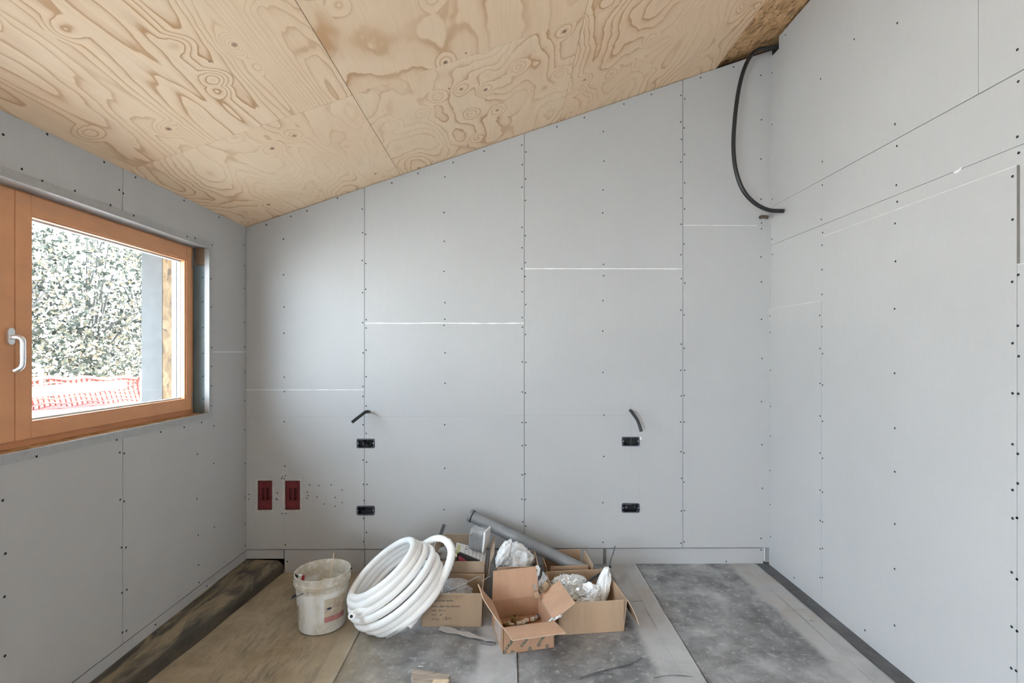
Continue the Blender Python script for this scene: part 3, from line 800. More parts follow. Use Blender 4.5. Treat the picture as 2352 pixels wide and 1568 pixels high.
for (u, v) in ((1962, 90), (1804, 80), (2061, 53), (1885, 181), (2056, 285), (2060, 335), (2059, 425), (2061, 463), (2056, 513), (2057, 600), (2055, 709), (2055, 857), (2055.5, 983), (2055.5, 1083), (2055.5, 1203), (2055, 1306), (2055, 1436),
               (1773.5, 167), (1773, 286), (1774, 457), (1773, 549), (1774, 584), (1769, 725), (1769.5, 763), (1769.5, 850), (1770, 933), (1769.5, 1001), (1769, 1080), (1769, 1158), (1770, 1232),
               (1889, 371), (1889, 425), (1886.5, 504), (1890, 534), (1888, 563), (1888, 619), (1888, 676), (1883, 724), (1888, 750),
               (1883.5, 800), (1889.5, 812), (1884, 880), (1889.5, 884), (1884, 955), (1889.5, 967), (1884, 1040), (1889.5, 1052), (1884, 1125), (1889.5, 1130), (1884, 1195), (1889.5, 1198), (1884, 1260), (1889.5, 1259), (1884, 1326), (1889.5, 1326),
               (1824, 1326), (1987, 1447),
               (2337, 114), (2339, 187), (2337, 314), (2340, 351), (2326, 405), (2326, 504), (2339, 536), (2325, 647), (2339, 631), (2338, 748), (2326, 788), (2340, 818), (2326, 903), (2339, 904), (2326, 1020), (2338, 1042), (2326, 1125), (2338, 1110), (2326, 1190), (2336, 1189), (2324, 1314), (2336, 1330), (2324, 1439), (2336, 1449), (2323, 1534), (2334, 1540)):
    rscrew(u, v)

# ------------------------------------------------------------------ ceiling
cl = MB()
CA, SA = math.cos(ANG), math.sin(ANG)
ceiling = empty('ceiling', (XL, 0, ZE)); ceiling.rotation_euler = (0, -ANG, 0); tag(ceiling, kind='structure')
def cpart(name, mat, s0, s1, y0, y1, z0, z1):
    o = MB().box(s0, s1, y0, y1, z0, z1).build(name, mat)
    o.parent = ceiling                         # built in the slope's own axes
    return o
sof = lambda x: (x - XL) / CA
sA = sof(onY(920, 405, D).x); sB = sof(onY(1287, 283, D).x); sE = sof(onY(1645, 157, D).x)
ysm = onC(812, 218).y
sTop = sof(XR) + 0.35
ce = 0.0014
cols = [(-0.03, sA-ce), (sA+ce, sB-ce*0.8), (sB+ce*0.8, sE)]
rows = [(ysm+ce*0.7, D+0.02, ('plyL2', 'plyM', 'plyR')), (ysm-1.25+ce, ysm-ce*0.7, ('plyL', 'plyM2', 'plyR')), (-4.7, ysm-1.25-ce, ('plyL', 'plyM2', 'plyM'))]
for (y0, y1, ms) in rows:
    for (s0, s1), mk in zip(cols, ms):
        cpart('plywood_sheet', M[mk], s0, s1, y0, y1, 0.0, 0.018)
cpart('strand_board', M['osb'], sE-0.10, sTop, -4.7, D+0.09, 0.040, 0.058)
cpart('roof_deck', M['void'], -0.75, sTop+0.2, -5.1, D+0.4, 0.062, 0.30)
cpart('batten', M['crack'], sE-0.35, sE-0.02, D-0.3, D+0.05, 0.019, 0.039)
MB().box(XL-0.06, XL-TB-0.002, -4.7, D, ZE-0.02, ZE+0.10).build('wall_plate', M['void'], wall_left)

# end of the room behind the viewer
wf = MB()
wf.box(XL-0.3, XR+0.3, -4.95, -4.7, -0.3, 4.6)
wall_front = wf.build('wall_front', M['board']); tag(wall_front, kind='structure')
for (y0, y1, z0, z1) in ((WY0, WY1, WZ0, WZ1), (DY0, DY1, DZ0, DZ1)):
    pl = bpy.data.lights.new('daylight portal', 'AREA'); pl.shape = 'RECTANGLE'; pl.size = z1-z0; pl.size_y = y1-y0
    pl.cycles.is_portal = True
    po = bpy.data.objects.new('daylight portal', pl); COL.objects.link(po)
    po.location = (XO-0.06, (y0+y1)/2, (z0+z1)/2); po.rotation_euler = (0, -math.pi/2, 0)

# ------------------------------------------------------------------ sockets, red boxes and conduit stubs on the back wall
CUTS = {}
def want_cut(x0, x1, z0, z1):
    for (bx0, bx1, z, lo, up) in boards_back:
        if x1 > bx0 and x0 < bx1:
            for b, ok in ((lo, z0 < z), (up, z1 > z)):
                if ok: CUTS.setdefault(b.name, (b, []))[1].append((x0, x1, D-0.05, D+0.05, z0, z1))
def rrect(w, h, r, n=5):
    out = []
    for (cx, cz, a0) in ((w/2-r, h/2-r, 0), (-w/2+r, h/2-r, 90), (-w/2+r, -h/2+r, 180), (w/2-r, -h/2+r, 270)):
        for k in range(n+1):
            a = math.radians(a0 + 90*k/n); out.append((cx + r*math.cos(a), cz + r*math.sin(a)))
    return out
def socket(u, v, label, cables, seed):
    c = onY(u, v, D); x, z = c.x, c.z; W_, H_ = 0.134, 0.070
    want_cut(x-W_/2+0.002, x+W_/2-0.002, z-H_/2+0.002, z+H_/2-0.002)
    t = tag(empty('socket_box', (x, D, z)), label, 'socket box', 'black double socket boxes in the back wall')
    R = random.Random(seed)
    o1 = rrect(W_+0.002, H_+0.002, 0.012); i1 = rrect(W_-0.016, H_-0.016, 0.014)
    n = len(o1); m = MB()
    jit = [0.0012*R.uniform(-1, 1) for _ in range(n)]
    A = [(x+p[0]+j, D-0.003, z+p[1]+j) for p, j in zip(o1, jit)]; B = [(x+p[0]+2*j, D-0.0036, z+p[1]-2*j) for p, j in zip(i1, jit)]
    A2 = [(p[0], D+0.004, p[2]) for p in A]; B2 = [(p[0], D+0.012, p[2]) for p in B]
    m.add(A + B + A2 + B2, [(i, (i+1)%n, n+(i+1)%n, n+i) for i in range(n)] + [(i, (i+1)%n, 2*n+(i+1)%n, 2*n+i) for i in range(n)] + [(n+i, n+(i+1)%n, 3*n+(i+1)%n, 3*n+i) for i in range(n)])
    m.build('rim', M['boxrim'], t)
    m = MB(); Bk = [(x+p[0], D+0.046, z+p[1]) for p in i1]; F = [(x+p[0], D+0.002, z+p[1]) for p in i1]
    m.add(F + Bk, [(i, (i+1)%n, n+(i+1)%n, n+i) for i in range(n)] + [tuple(range(n, 2*n))])
    m.build('cavity', M['boxblk'], t)
    for sx in (-1, 1):
        MB().lathe([(0.0042, 0), (0.004, 0.0012), (0.0, 0.0016)], seg=12).build('screw', M['steel'], None)
        s = bpy.data.objects[[o.name for o in COL.objects][-1]]
        s.matrix_basis = Matrix.Translation((x+sx*(W_/2-0.010), D-0.0036, z+0.002)) @ Matrix.Rotation(math.pi/2, 4, 'X')
        s.parent = t; s.matrix_parent_inverse = world_of(t).inverted()
    for (dx, dz, ex, ez, r) in cables:
        p = catmull([(x+dx, D+0.045, z+dz), (x+dx*0.7+ex*0.3, D+0.025, z+dz), (x+ex, D+0.006, z+ez)], 8)
        MB().tube(p, r, 10).build('conduit_end', M['conduit'], t, smooth=True, auto=50)
    return t
socket(840, 1018, 'black double socket box crammed with conduit ends, below the stub at the left wall joint', [(-0.03, 0.015, -0.012, -0.012, 0.009), (-0.01, 0.02, -0.030, 0.012, 0.009), (0.012, -0.01, 0.006, 0.018, 0.008), (0.03, -0.015, 0.026, 0.012, 0.009), (0.044, 0.015, 0.036, -0.014, 0.008)], 1)
socket(840, 1172, 'empty black double socket box low on the left wall joint, above the white pipe coil', [(-0.028, 0.01, -0.026, 0.0, 0.008)], 2)
socket(1448.5, 1013.5, 'black double socket box below the drooping conduit stub, chipped white at one corner', [(0.0, -0.002, 0.002, 0.002, 0.010), (0.025, -0.02, 0.020, -0.014, 0.006), (-0.025, -0.02, -0.022, -0.02, 0.005)], 3)
socket(1448.5, 1166, 'black double socket box low on the wall between two vertical pencil lines', [(-0.03, 0.0, -0.034, 0.004, 0.010), (0.03, 0.006, 0.032, 0.008, 0.010)], 4)
cw = onY(1471, 1006, D)
MB().lathe([(0.012, 0.0), (0.008, 0.002), (0.0, 0.003)], seg=9).build('plaster_chip', M['filler'], None)
pc = bpy.data.objects['plaster_chip.001'] if 'plaster_chip.001' in bpy.data.objects else None
if pc:
    pc.matrix_basis = Matrix.Translation((cw.x, D-0.0005, cw.z)) @ Matrix.Rotation(math.pi/2, 4, 'X')
    pc.parent = wall_back; pc.matrix_parent_inverse = Matrix.Identity(4)

def red_box(u0, u1, v0, v1, label):
    a = onY(u0, v0, D); b = onY(u1, v1, D); x0, x1, z0, z1 = a.x, b.x, b.z, a.z
    want_cut(x0, x1, z0, z1)
    t = tag(empty('junction_box', ((x0+x1)/2, D, z0)), label, 'junction box', 'red junction boxes near the corner')
    W_, H_ = x1-x0, z1-z0; g = 0.003
    m = MB(); y0, y1 = D+0.004, D+0.05
    m.box(x0+g, x1-g, y1, y1+0.002, z0+g, z1-g)
    for (p, q, r_, s_) in ((x0+g, x0+g+0.003, z0+g, z1-g), (x1-g-0.003, x1-g, z0+g, z1-g), (x0+g, x1-g, z0+g, z0+g+0.003), (x0+g, x1-g, z1-g-0.003, z1-g)):
        m.box(p, q, y0, y1, r_, s_)
    m.build('housing', M['red'], t)
    cx, cz = (x0+x1)/2, (z0+z1)/2
    m = MB()
    # cover plate with two upright slots
    ys_ = D+0.010
    sw, sh = 0.022, 0.093
    xs_ = [x0+g+0.004, cx-0.008-sw, cx-0.008, cx+0.008, cx+0.008+sw, x1-g-0.004]
    zs_ = [z0+g+0.004, cz-sh/2+0.006, cz+sh/2+0.006, z1-g-0.004]
    for i in range(5):
        for j in range(3):
            if j == 1 and i in (1, 3): continue
            m.box(xs_[i], xs_[i+1], ys_, ys_+0.004, zs_[j], zs_[j+1])
    m.build('cover_plate', M['red'], t)
    for i in (1, 3):
        MB().box(xs_[i], xs_[i+1], ys_+0.012, ys_+0.016, zs_[1], zs_[2]).build('slot_back', M['red_d'], t)
    R = random.Random(int(u0)); m = MB(); n = 60
    def rectpt(k, grow, jit):
        per = k/n*4; s = int(per) % 4; f = per - int(per)
        hw, hh = W_/2+grow, H_/2+grow
        q = [(-hw+2*hw*f, -hh), (hw, -hh+2*hh*f), (hw-2*hw*f, hh), (-hw, hh-2*hh*f)][s]
        return (cx+q[0]+jit, D-0.0006, cz+q[1]+jit)
    A = [rectpt(k, 0.0, 0) for k in range(n)]
    B = [rectpt(k, 0.012 + 0.012*noise.noise(V((k*0.23, u0, 0))), 0.002*R.uniform(-1, 1)) for k in range(n)]
    m.add(A+B, [(k, (k+1)%n, n+(k+1)%n, n+k) for k in range(n)])
    o = m.build('plaster_smear', plain('dry plaster smear', (0.54, 0.525, 0.50), 0.9, var=0.15, scale=40), t)
    return t
red_box(591.5, 625, 1103.5, 1171, 'dark red recessed junction box nearest the window wall corner')
red_box(654.5, 689, 1103.5, 1170.5, 'dark red recessed junction box beside the cluster of stray screws')

def corr(r, k=0.10):
    return lambda f, i: r*(1 + (k if i % 2 else -k))
def dense(pts, pitch):
    c = catmull(pts, 24); L = 0; out = [c[0]]
    for a, b in zip(c[:-1], c[1:]):
        L += (b-a).length
        if L >= pitch: out.append(b); L = 0
    return out
p0 = onY(847, 945, D); q = lambda u, v, y: onY(u, v, y)
cs = MB().tube(dense([(p0.x, D+0.03, p0.z), (p0.x, D-0.015, p0.z), q(843, 945, D-0.05), q(838, 947, D-0.075), q(822, 959, D-0.11), q(808, 970, D-0.14)], 0.004), corr(0.0115, 0.05), 12).build('conduit_stub', M['conduit'], smooth=True, auto=60)
tag(cs, 'short black conduit stub bent down to the left above the upper left socket box', 'conduit')
p0 = onY(1448, 943, D)
cs = MB().tube(dense([(p0.x, D+0.03, p0.z), (p0.x, D-0.02, p0.z), q(1454, 950, D-0.06), q(1463, 963, D-0.085), q(1469, 977, D-0.10), q(1473, 991, D-0.11)], 0.004), corr(0.0115, 0.05), 12).build('conduit_stub', M['conduit'], smooth=True, auto=60)
tag(cs, 'short black conduit stub drooping to the right at the pencil cross', 'conduit')
lp = [onX(1806, 104, XR+0.05), onX(1787, 108, XR+0.005), q(1764, 110, 3.66), q(1741, 115, 3.63), q(1722, 132, 3.60), q(1707, 165, 3.58), q(1696, 210, 3.565), q(1688, 270, 3.555), q(1684.5, 335, 3.55), q(1690, 390, 3.55), q(1706, 435, 3.55), q(1732, 465, 3.55), q(1765, 482, 3.545), q(1800, 484.5, 3.535)]
lo_ = tag(empty('hanging_conduit', lp[-1]), 'long black corrugated conduit looping down from the top corner notch', 'conduit')
MB().tube(dense(lp, 0.0042), corr(0.0145, 0.045), 12, caps=False).build('hose', M['conduit'], lo_, smooth=True, auto=60)
ee = lp[-1]; dd = (lp[-1]-lp[-2]).normalized()
MB().tube([ee-dd*0.03, ee-dd*0.004, ee-dd*0.002], 0.0125, 12).build('bore', M['rubber'], lo_)
sp = onY(1750, 501, D)
st_ = MB().tube([(sp.x-0.012, D+0.01, sp.z+0.006), (sp.x-0.012, D-0.02, sp.z+0.006), (sp.x+0.004, D-0.045, sp.z-0.002), (sp.x+0.018, D-0.055, sp.z-0.008)], 0.0135, 12).build('pipe_plug', plain('rusty brown rubber', (0.085, 0.055, 0.035), 0.8), smooth=True, auto=50)
tag(st_, 'small rusty brown plug in the wall under the hanging conduit end', 'plug')
for b, bx in CUTS.values(): cut(b, bx)

# ------------------------------------------------------------------ cardboard boxes
TC = 0.0045
def carton(name, label, fl, fr, d, h, mats, flaps, lean=None, zb=None, back_h=0.0, floor_z=0.0):
    """fl, fr: front bottom corners on the floor; flaps: (side, length, angle, taper0, taper1, bend)"""
    fl = V(fl); fr = V(fr); ex = V((fr.x-fl.x, fr.y-fl.y, 0)); wdt = ex.length; ex.normalize(); ey = V((-ex.y, ex.x, 0))
    z0 = fl.z if zb is None else zb
    T = Matrix(((ex.x, ey.x, 0, fl.x), (ex.y, ey.y, 0, fl.y), (0, 0, 1, z0), (0, 0, 0, 1)))
    root = empty(name); root.matrix_basis = T
    tag(root, label, 'cardboard box', 'cardboard boxes on the floor')
    m = MB(); t = TC
    lf = lean or {}
    def wall(p, nrm, top, side):
        # p: bottom polyline start/end, inner normal
        a, b = V(p[0]), V(p[1]); n_ = V(nrm)*t; k = lf.get(side, 0.0); o = -V(nrm)*k
        za = V((0, 0, top))
        m.add([a, b, b+za+o, a+za+o, a+n_, b+n_, b+za+o+n_, a+za+o+n_], [(0,1,2,3), (5,4,7,6), (0,4,5,1), (1,5,6,2), (3,7,4,0)], 0)
        m.add([a+za+o, b+za+o, b+za+o+n_, a+za+o+n_], [(0,1,2,3)], 1)
    wall(((0, 0, 0), (wdt, 0, 0)), (0, 1, 0), h, 'front')
    wall(((0, d, 0), (wdt, d, 0)), (0, -1, 0), h+back_h, 'back')
    wall(((0, 0, 0), (0, d, 0)), (1, 0, 0), h, 'left')
    wall(((wdt, 0, 0), (wdt, d, 0)), (-1, 0, 0), h, 'right')
    m.box(t, wdt-t, t, d-t, 0.001, max(t, floor_z))
    mc, mi = mats
    body = m.build('box_body', [mc, M['edge']], None); body.parent = root
    for (side, L, ang, ta, tb, bend) in flaps:
        a, b, out = {'front': (V((0, 0, h)), V((wdt, 0, h)), V((0, -1, 0))), 'back': (V((wdt, d, h+back_h)), V((0, d, h+back_h)), V((0, 1, 0))),
                     'left': (V((0, d, h)), V((0, 0, h)), V((-1, 0, 0))), 'right': (V((wdt, 0, h)), V((wdt, d, h)), V((1, 0, 0)))}[side]
        k = lf.get(side, 0.0); a = a + out*k; b = b + out*k
        n = 7; prof = []; p = V((0, 0, 0))
        for i in range(n+1):
            aa = math.radians(ang + bend*(i/n - 0.3)); dv = V((0, 0, math.cos(aa))) + out*math.sin(aa)
            nv = V((0, 0, math.sin(aa))) - out*math.cos(aa)
            prof.append((p.copy(), nv)); p = p + dv*(L/n)
        fm = MB()
        top = []; bot = []
        for i, (pp, nv) in enumerate(prof):
            f = i/n; al = a.lerp(b, ta*f + 0.004); bl2 = b.lerp(a, tb*f + 0.004)
            row_t = [al.lerp(bl2, j/4) + pp + nv*(t/2) for j in range(5)]
            row_b = [al.lerp(bl2, j/4) + pp - nv*(t/2) for j in range(5)]
            top.append(row_t); bot.append(row_b)
        vs = [q_ for r_ in top for q_ in r_] + [q_ for r_ in bot for q_ in r_]; nb = 5*(n+1)
        fin = []; fout = []; fe_ = []
        for i in range(n):
            for j in range(4):
                s_ = i*5+j
                fin.append((s_, s_+1, s_+6, s_+5)); fout.append((nb+s_, nb+s_+5, nb+s_+6, nb+s_+1))
            fe_.append((i*5, i*5+5, nb+i*5+5, nb+i*5)); fe_.append((i*5+4, nb+i*5+4, nb+i*5+9, i*5+9))
        for j in range(4): fe_.append((n*5+j, n*5+j+1, nb+n*5+j+1, nb+n*5+j))
        fm.v = vs; fm.f = fin + fout + fe_; fm.m = [1]*len(fin) + [0]*len(fout) + [2]*len(fe_)
        fo = fm.build('flap', [mc, mi, M['edge']], None); fo.parent = root
    return root, T, wdt, body
def tapebox(): pass

# F: open carton in front
fF, TF, wF, bodyF = carton('cardboard_box', 'small orange brown carton at the front of the pile, four flaps open, green printing',
       onZ(1155, 1503, 0), onZ(1273, 1486, 0), 0.30, 0.142, (M['cardF'], M['cardFi']),
       [('back', 0.165, 8, 0.03, 0.04, 6), ('front', 0.150, 83, 0.05, -0.05, 10), ('left', 0.145, 38, 0.06, 0.30, -8), ('right', 0.150, 57, 0.04, 0.05, 8)], floor_z=0.030)
def place_child(o, root): o.parent = root; o.matrix_parent_inverse = Matrix.Identity(4)
FY = -0.0008
def ftext(txt, x, z, size, ang, mat, name='printed_word'):
    A = math.radians(ang)
    Mx = Matrix.Translation((x, FY, z)) @ Matrix.Rotation(math.pi/2, 4, 'X') @ Matrix.Rotation(A, 4, 'Z')
    o = text_mesh(txt, size, Mx, mat, name, None, bold=0.0006); o.parent = fF; return o
def fdisc(x, z, r):
    m = MB(); n = 20
    ou = [(x+r*math.cos(2*math.pi*k/n), FY, z+r*math.sin(2*math.pi*k/n)) for k in range(n)]
    i_ = [(x+r*.62*math.cos(2*math.pi*k/n), FY, z+r*.62*math.sin(2*math.pi*k/n)) for k in range(n)]
    m.add(ou+i_, [(k, (k+1)%n, n+(k+1)%n, n+k) for k in range(n)]); c3 = 3
    m.add([(x-r*.35, FY, z-r*.3), (x+r*.4, FY, z-r*.05), (x+r*.4, FY, z+r*.2), (x-r*.35, FY, z+r*.1)], [(0,1,2,3)])
    o = m.build('printed_logo', M['green_ink'], None); o.parent = fF
ftext('CALEFFI', 0.022, 0.022, 0.021, 50, M['green_ink']); fdisc(0.011, 0.014, 0.010)
ftext('CALEFFI', 0.105, 0.024, 0.021, 50, M['green_ink'])
ftext('CALEFFI', 0.208, 0.034, 0.021, 50, M['green_ink']); fdisc(0.199, 0.026, 0.010)
fdisc(0.052, 0.008, 0.009); fdisc(0.150, 0.011, 0.010); fdisc(0.246, 0.012, 0.010)
# strips of loose tape on its left side and right corner
def film(name, pts_fn, nu, nv, mat, label, cat, parent=None, smooth=True):
    o = MB().grid(pts_fn, nu, nv).build(name, mat, parent, smooth=smooth, recalc=False)
    if label: tag(o, label, cat)
    return o
def tp(u, v):
    return TF @ V((-0.003 - 0.010*abs(noise.noise(V((u*4, v*5, 2)))), 0.03 + 0.16*u, 0.035 + 0.10*v + 0.02*noise.noise(V((u*5, v*3, 0)))))
o = MB().grid(tp, 12, 10).build('tape', M['tape'], fF, smooth=True, recalc=False); o['label'] = 'crinkled clear packing tape'
def tp2(u, v):
    a = V((wF-0.035, -0.006, 0.152)).lerp(V((wF+0.040, -0.012, 0.172)), u)
    return TF @ (a + V((0.012*(v-.5)+0.006*noise.noise(V((u*6, v*3, 1))), 0.010*noise.noise(V((u*5, v*4, 5))), 0.016*(v-.5)+0.008*noise.noise(V((u*7, v*3, 8))))))
o = MB().grid(tp2, 12, 5).build('tape', M['silver'], fF, smooth=True, recalc=False); o['label'] = 'twisted shiny tape at the corner'

# B: printed carton
B0 = onZ(968, 1440, -0.004); B1 = onZ(1106, 1440, -0.004)
fB, TBm, wB, bodyB = carton('cardboard_box', 'dull brown open carton with black printed lines, beside the white pipe coil',
       B0, B1, 0.262, 0.197, (M['cardB'], M['cardB']), [], lean={'right': 0.004})
lines = [('PROSYSTEM GMBH', 0.171-0.020, 0.0145), ('SMALL  MESH TEE  (MOUNT)', 0.118, 0.0125), ('SIZE:    35 x 35', 0.094, 0.0125), ('QTY:     20', 0.069, 0.0125), ('C/T No:', 0.044, 0.0125)]
for (tx, z, sz) in lines:
    Mx = Matrix.Translation((0.060, -0.0008, z)) @ Matrix.Rotation(math.pi/2, 4, 'X') @ Matrix.Diagonal((1.05, 1, 1, 1))
    o = text_mesh(tx, sz, Mx, M['ink'], 'printed_line', None); o.parent = fB
# handwritten number
m = MB()
hand = [[(0, 0.0), (0.004, 0.014)], [(0.018, 0.016), (0.012, 0.017), (0.016, 0.010), (0.011, 0.002), (0.017, 0.0), (0.019, 0.006)], [(0.028, 0.012), (0.024, 0.007), (0.028, 0.003), (0.031, 0.008), (0.028, 0.012)], [(0.037, 0.014), (0.045, 0.013), (0.041, 0.008), (0.043, 0.0), (0.039, -0.005)]]
for st in hand:
    pts = [V((0.129 + a, -0.0009, 0.044 + b)) for a, b in st]
    m.tube(catmull(pts, 5) if len(pts) > 2 else pts, 0.0010, 5)
o = m.build('handwritten_number', M['ink'], None); o.parent = fB
m = MB(); R = random.Random(4)
for k in range(26):                                # faded print along the top edge
    x = 0.07 + 0.0068*k + R.uniform(-.001, .001); hh = R.uniform(0.012, 0.026)
    m.add([(x, -0.0007, 0.187-hh), (x+R.uniform(.002, .0045), -0.0007, 0.187-hh), (x+R.uniform(.002, .0045), -0.0007, 0.188), (x, -0.0007, 0.188)], [(0,1,2,3)])
o = m.build('faded_print', plain('faded brown print on card', (0.29, 0.20, 0.13), 0.8), None); o.parent = fB

# A: rear left carton
A0 = V((-0.475, 3.225, -0.002)); A1 = V((-0.148, 3.225, -0.002))
fA, TA, wA, bodyA = carton('cardboard_box', 'greyed open carton against the wall holding printed cards and a wrapped block',
       A0, A1, 0.345, 0.258, (M['cardA'], M['cardA']), [('right', 0.052, 25, 0.02, 0.02, 5), ('left', 0.05, 20, 0.0, 0.0, 0)], back_h=0.048, lean={'right': 0.040, 'back': 0.01})
# C: middle carton with the white bag
Cc0 = V((-0.058, 3.155, 0.0)); Cc1 = V((0.188, 3.165, 0.0))
fC, TCm, wC, bodyC = carton('cardboard_box', 'brown carton in the middle of the pile filled by a crumpled white bag',
       Cc0, Cc1, 0.255, 0.248, (M['cardC'], M['cardC']), [], lean={'right': 0.012, 'left': 0.006})
# D: rear right carton with the drain pipe
D0 = V((0.288, 3.325, 0.0)); D1 = V((0.545, 3.345, 0.0))
fD, TD, wD, bodyD = carton('cardboard_box', 'tan carton at the back right with the grey drain pipe standing in it',
       D0, D1, 0.245, 0.178, (M['cardE'], M['cardE']), [], lean={'right': 0.035, 'left': 0.03}, back_h=0.012)
# E: large right carton
E1 = onZ(1433, 1449, 0); E0 = V((E1.x-0.385*math.cos(0.105), E1.y-0.385*math.sin(0.105), 0))
fE, TE, wE, bodyE = carton('cardboard_box', 'largest tan carton at the right of the pile full of foil and white wrapping',
       E0, E1, 0.415, 0.180, (M['cardE'], M['cardE']), [('right', 0.172, 153, 0.02, 0.03, 14)], lean={'right': 0.02})

# ------------------------------------------------------------------ things in and around the boxes
def crumple(name, mat, c, size, seed, label, cat, amp=0.45, sub=4, rot=(0,0,0), flat=True, group=None, freq=1.6):
    bm = bmesh.new(); bmesh.ops.create_icosphere(bm, subdivisions=sub, radius=1.0)
    off = V((seed*7.3, seed*3.1, seed*1.9)); Rm = Matrix.Rotation(rot[2], 3, 'Z') @ Matrix.Rotation(rot[1], 3, 'Y') @ Matrix.Rotation(rot[0], 3, 'X')
    for v in bm.verts:
        p = v.co.copy(); a = 0; f = freq; w_ = 1.0
        for k in range(4):
            a += w_ * (1 - 2*abs(noise.noise(p*f + off))); f *= 2.1; w_ *= 0.52
        p = p * (1 + amp*(a-0.9)*0.5)
        v.co = V(c) + Rm @ V((p.x*size[0], p.y*size[1], p.z*size[2]))
    me = bpy.data.meshes.new(name); bm.to_mesh(me); bm.free(); me.materials.append(mat)
    if not flat:
        for p in me.polygons: p.use_smooth = True
        me.set_sharp_from_angle(angle=math.radians(72))
    o = link(name, me); tag(o, label, cat, group)
    return o
# in C
crumple('plastic_bag', M['bag'], (0.066, 3.285, 0.240), (0.104, 0.095, 0.092), 3, 'crumpled white plastic bag bulging out of the middle carton', 'plastic bag', 0.62, 5, flat=False, freq=1.05)
bagneck = crumple('plastic_bag', M['bag'], (-0.022, 3.205, 0.318), (0.034, 0.030, 0.085), 8, 'knotted white bag neck sticking up at the left of the middle carton', 'plastic bag', 0.5, 4, rot=(0, 0.5, 0.3), flat=False)
# in A : card sheet, triangle box, wrapped block, clear bag
def on_tilt(Mt, w_, h_, th, name, mats, parent=None):
    return MB().obox(Mt, w_, h_, th).build(name, mats, parent)
cs0 = onY(1048, 1258, 3.46); cs1 = onY(1072, 1245, 3.52)
ptl = onY(1052, 1246, 3.50); ptr = onY(1120, 1264, 3.50); pbl = onY(1041, 1279, 3.285); pbr = onY(1108, 1289, 3.285)
ex = (ptr-ptl).normalized(); ey = ((ptl+ptr)-(pbl+pbr)).normalized()
cen = (ptl+ptr+pbl+pbr)/4; Mc = frame_matrix(cen, ex, ey)
cw_, ch_ = (ptr-ptl).length, ((ptl+ptr)/2-(pbl+pbr)/2).length
card = tag(empty('printed_card'), 'white glossy card with rows of small print in the greyed carton', 'card'); card.matrix_basis = Mc
def cchild(mb, name, mat):
    o = mb.build(name, mat, None); o.parent = card; return o
cchild(MB().box(-cw_/2, cw_/2, -ch_/2, ch_/2, -0.004, 0.0), 'sheet', M['card_white'])
cchild(MB().box(-cw_/2+0.010, -cw_/2+0.034, -ch_/2+0.01, ch_/2-0.03, 0.0002, 0.0006), 'yellow_stripe', M['yellow'])
m = MB(); R = random.Random(5)
for i in range(6):
    for j in range(8):
        x = -cw_/2 + 0.065 + i*0.026 + 0.003*(j % 2); y = -ch_/2 + 0.02 + j*(ch_-0.04)/8
        if i < 2 and j > 4: continue
        if (i, j) in ((3, 0), (3, 1)):
            cchild(MB().box(x, x+0.010, y, y+0.008, 0.0002, 0.0006), 'pink_mark', M['pinkdot']); continue
        m.box(x, x+0.010, y, y+0.008, 0.0002, 0.0006)
cchild(m, 'print_marks', M['grey_ink'])
st = MB().box(-cw_/2+0.058, -cw_/2+0.105, ch_*0.08, ch_*0.42, 0.0007, 0.0012); cchild(st, 'sticker', M['white'])
cchild(MB().box(-cw_/2+0.066, -cw_/2+0.082, ch_*0.31, ch_*0.35, 0.0013, 0.0016), 'sticker_print', M['ink']); cchild(MB().box(-cw_/2+0.064, -cw_/2+0.088, ch_*0.14, ch_*0.19, 0.0013, 0.0016), 'sticker_print', M['ink'])
# red and black case, front
a = onY(1052, 1271, 3.27); b = onY(1103, 1290, 3.27)
tc = tag(empty('tool_case', (a.x, 3.25, a.z-0.05)), 'black case with a crimson triangular panel at the front of the greyed carton', 'case')
y0, y1 = 3.245, 3.262
pA = [onY(1049, 1290, y0), onY(1050, 1272, y0), onY(1056, 1269, y0), onY(1102, 1288, y0), onY(1101, 1300, y0), onY(1049, 1300, y0)]
MB().prism(pA, (0, y1-y0, 0)).build('case_body', M['black'], tc)
pB = [onY(1052.5, 1295, y0-0.002), onY(1054, 1275, y0-0.002), onY(1074, 1289, y0-0.002), onY(1080, 1295, y0-0.002)]
MB().prism(pB, (0, 0.003, 0)).build('side_panel', M['crimson'], tc)
# wrapped block standing at the back right of A
bl0 = onY(1091, 1257, 3.44); bt = onY(1122, 1216, 3.50)
wbk = tag(empty('wrapped_block', (-0.185, 3.46, 0.24)), 'block in clear film with a white end plate standing under the drain pipe', 'wrapped parts')
Mb = Matrix.Translation((-0.192, 3.475, 0.318)) @ Matrix.Rotation(0.10, 4, 'Y') @ Matrix.Rotation(-0.28, 4, 'Z')
MB().obox(Mb @ Matrix.Translation((-0.008, -0.028, -0.020)), 0.095, 0.055, 0.085).build('dark_core', M['darkgrey'], wbk)
MB().obox(Mb @ Matrix.Translation((0.052, -0.005, 0.0)), 0.012, 0.125, 0.140).build('end_plate', M['white'], wbk)
def wf_(u, v):
    a = u*2*math.pi; ca, sa = math.cos(a), math.sin(a); k = 1/max(abs(ca), abs(sa))**0.85
    s_ = 1.0 if 0.02 < v < 0.98 else 0.05
    n_ = 0.006*noise.noise(V((ca*3, sa*3, v*5)))
    return Mb @ V((-0.062 + 0.118*v, (0.056*s_*k + n_)*ca - 0.012, (0.070*s_*k + n_)*sa))
MB().grid(wf_, 36, 14).build('film', mat_film('thin clear film', (0.85, 0.85, 0.87), 0.26, 0.12), wbk, smooth=True)
crumple('plastic_bag', M['clear'], (-0.40, 3.36, 0.255), (0.062, 0.06, 0.045), 5, 'clear plastic bag seen inside the loose loop of the white coil', 'plastic bag', 0.6, 4, flat=False)
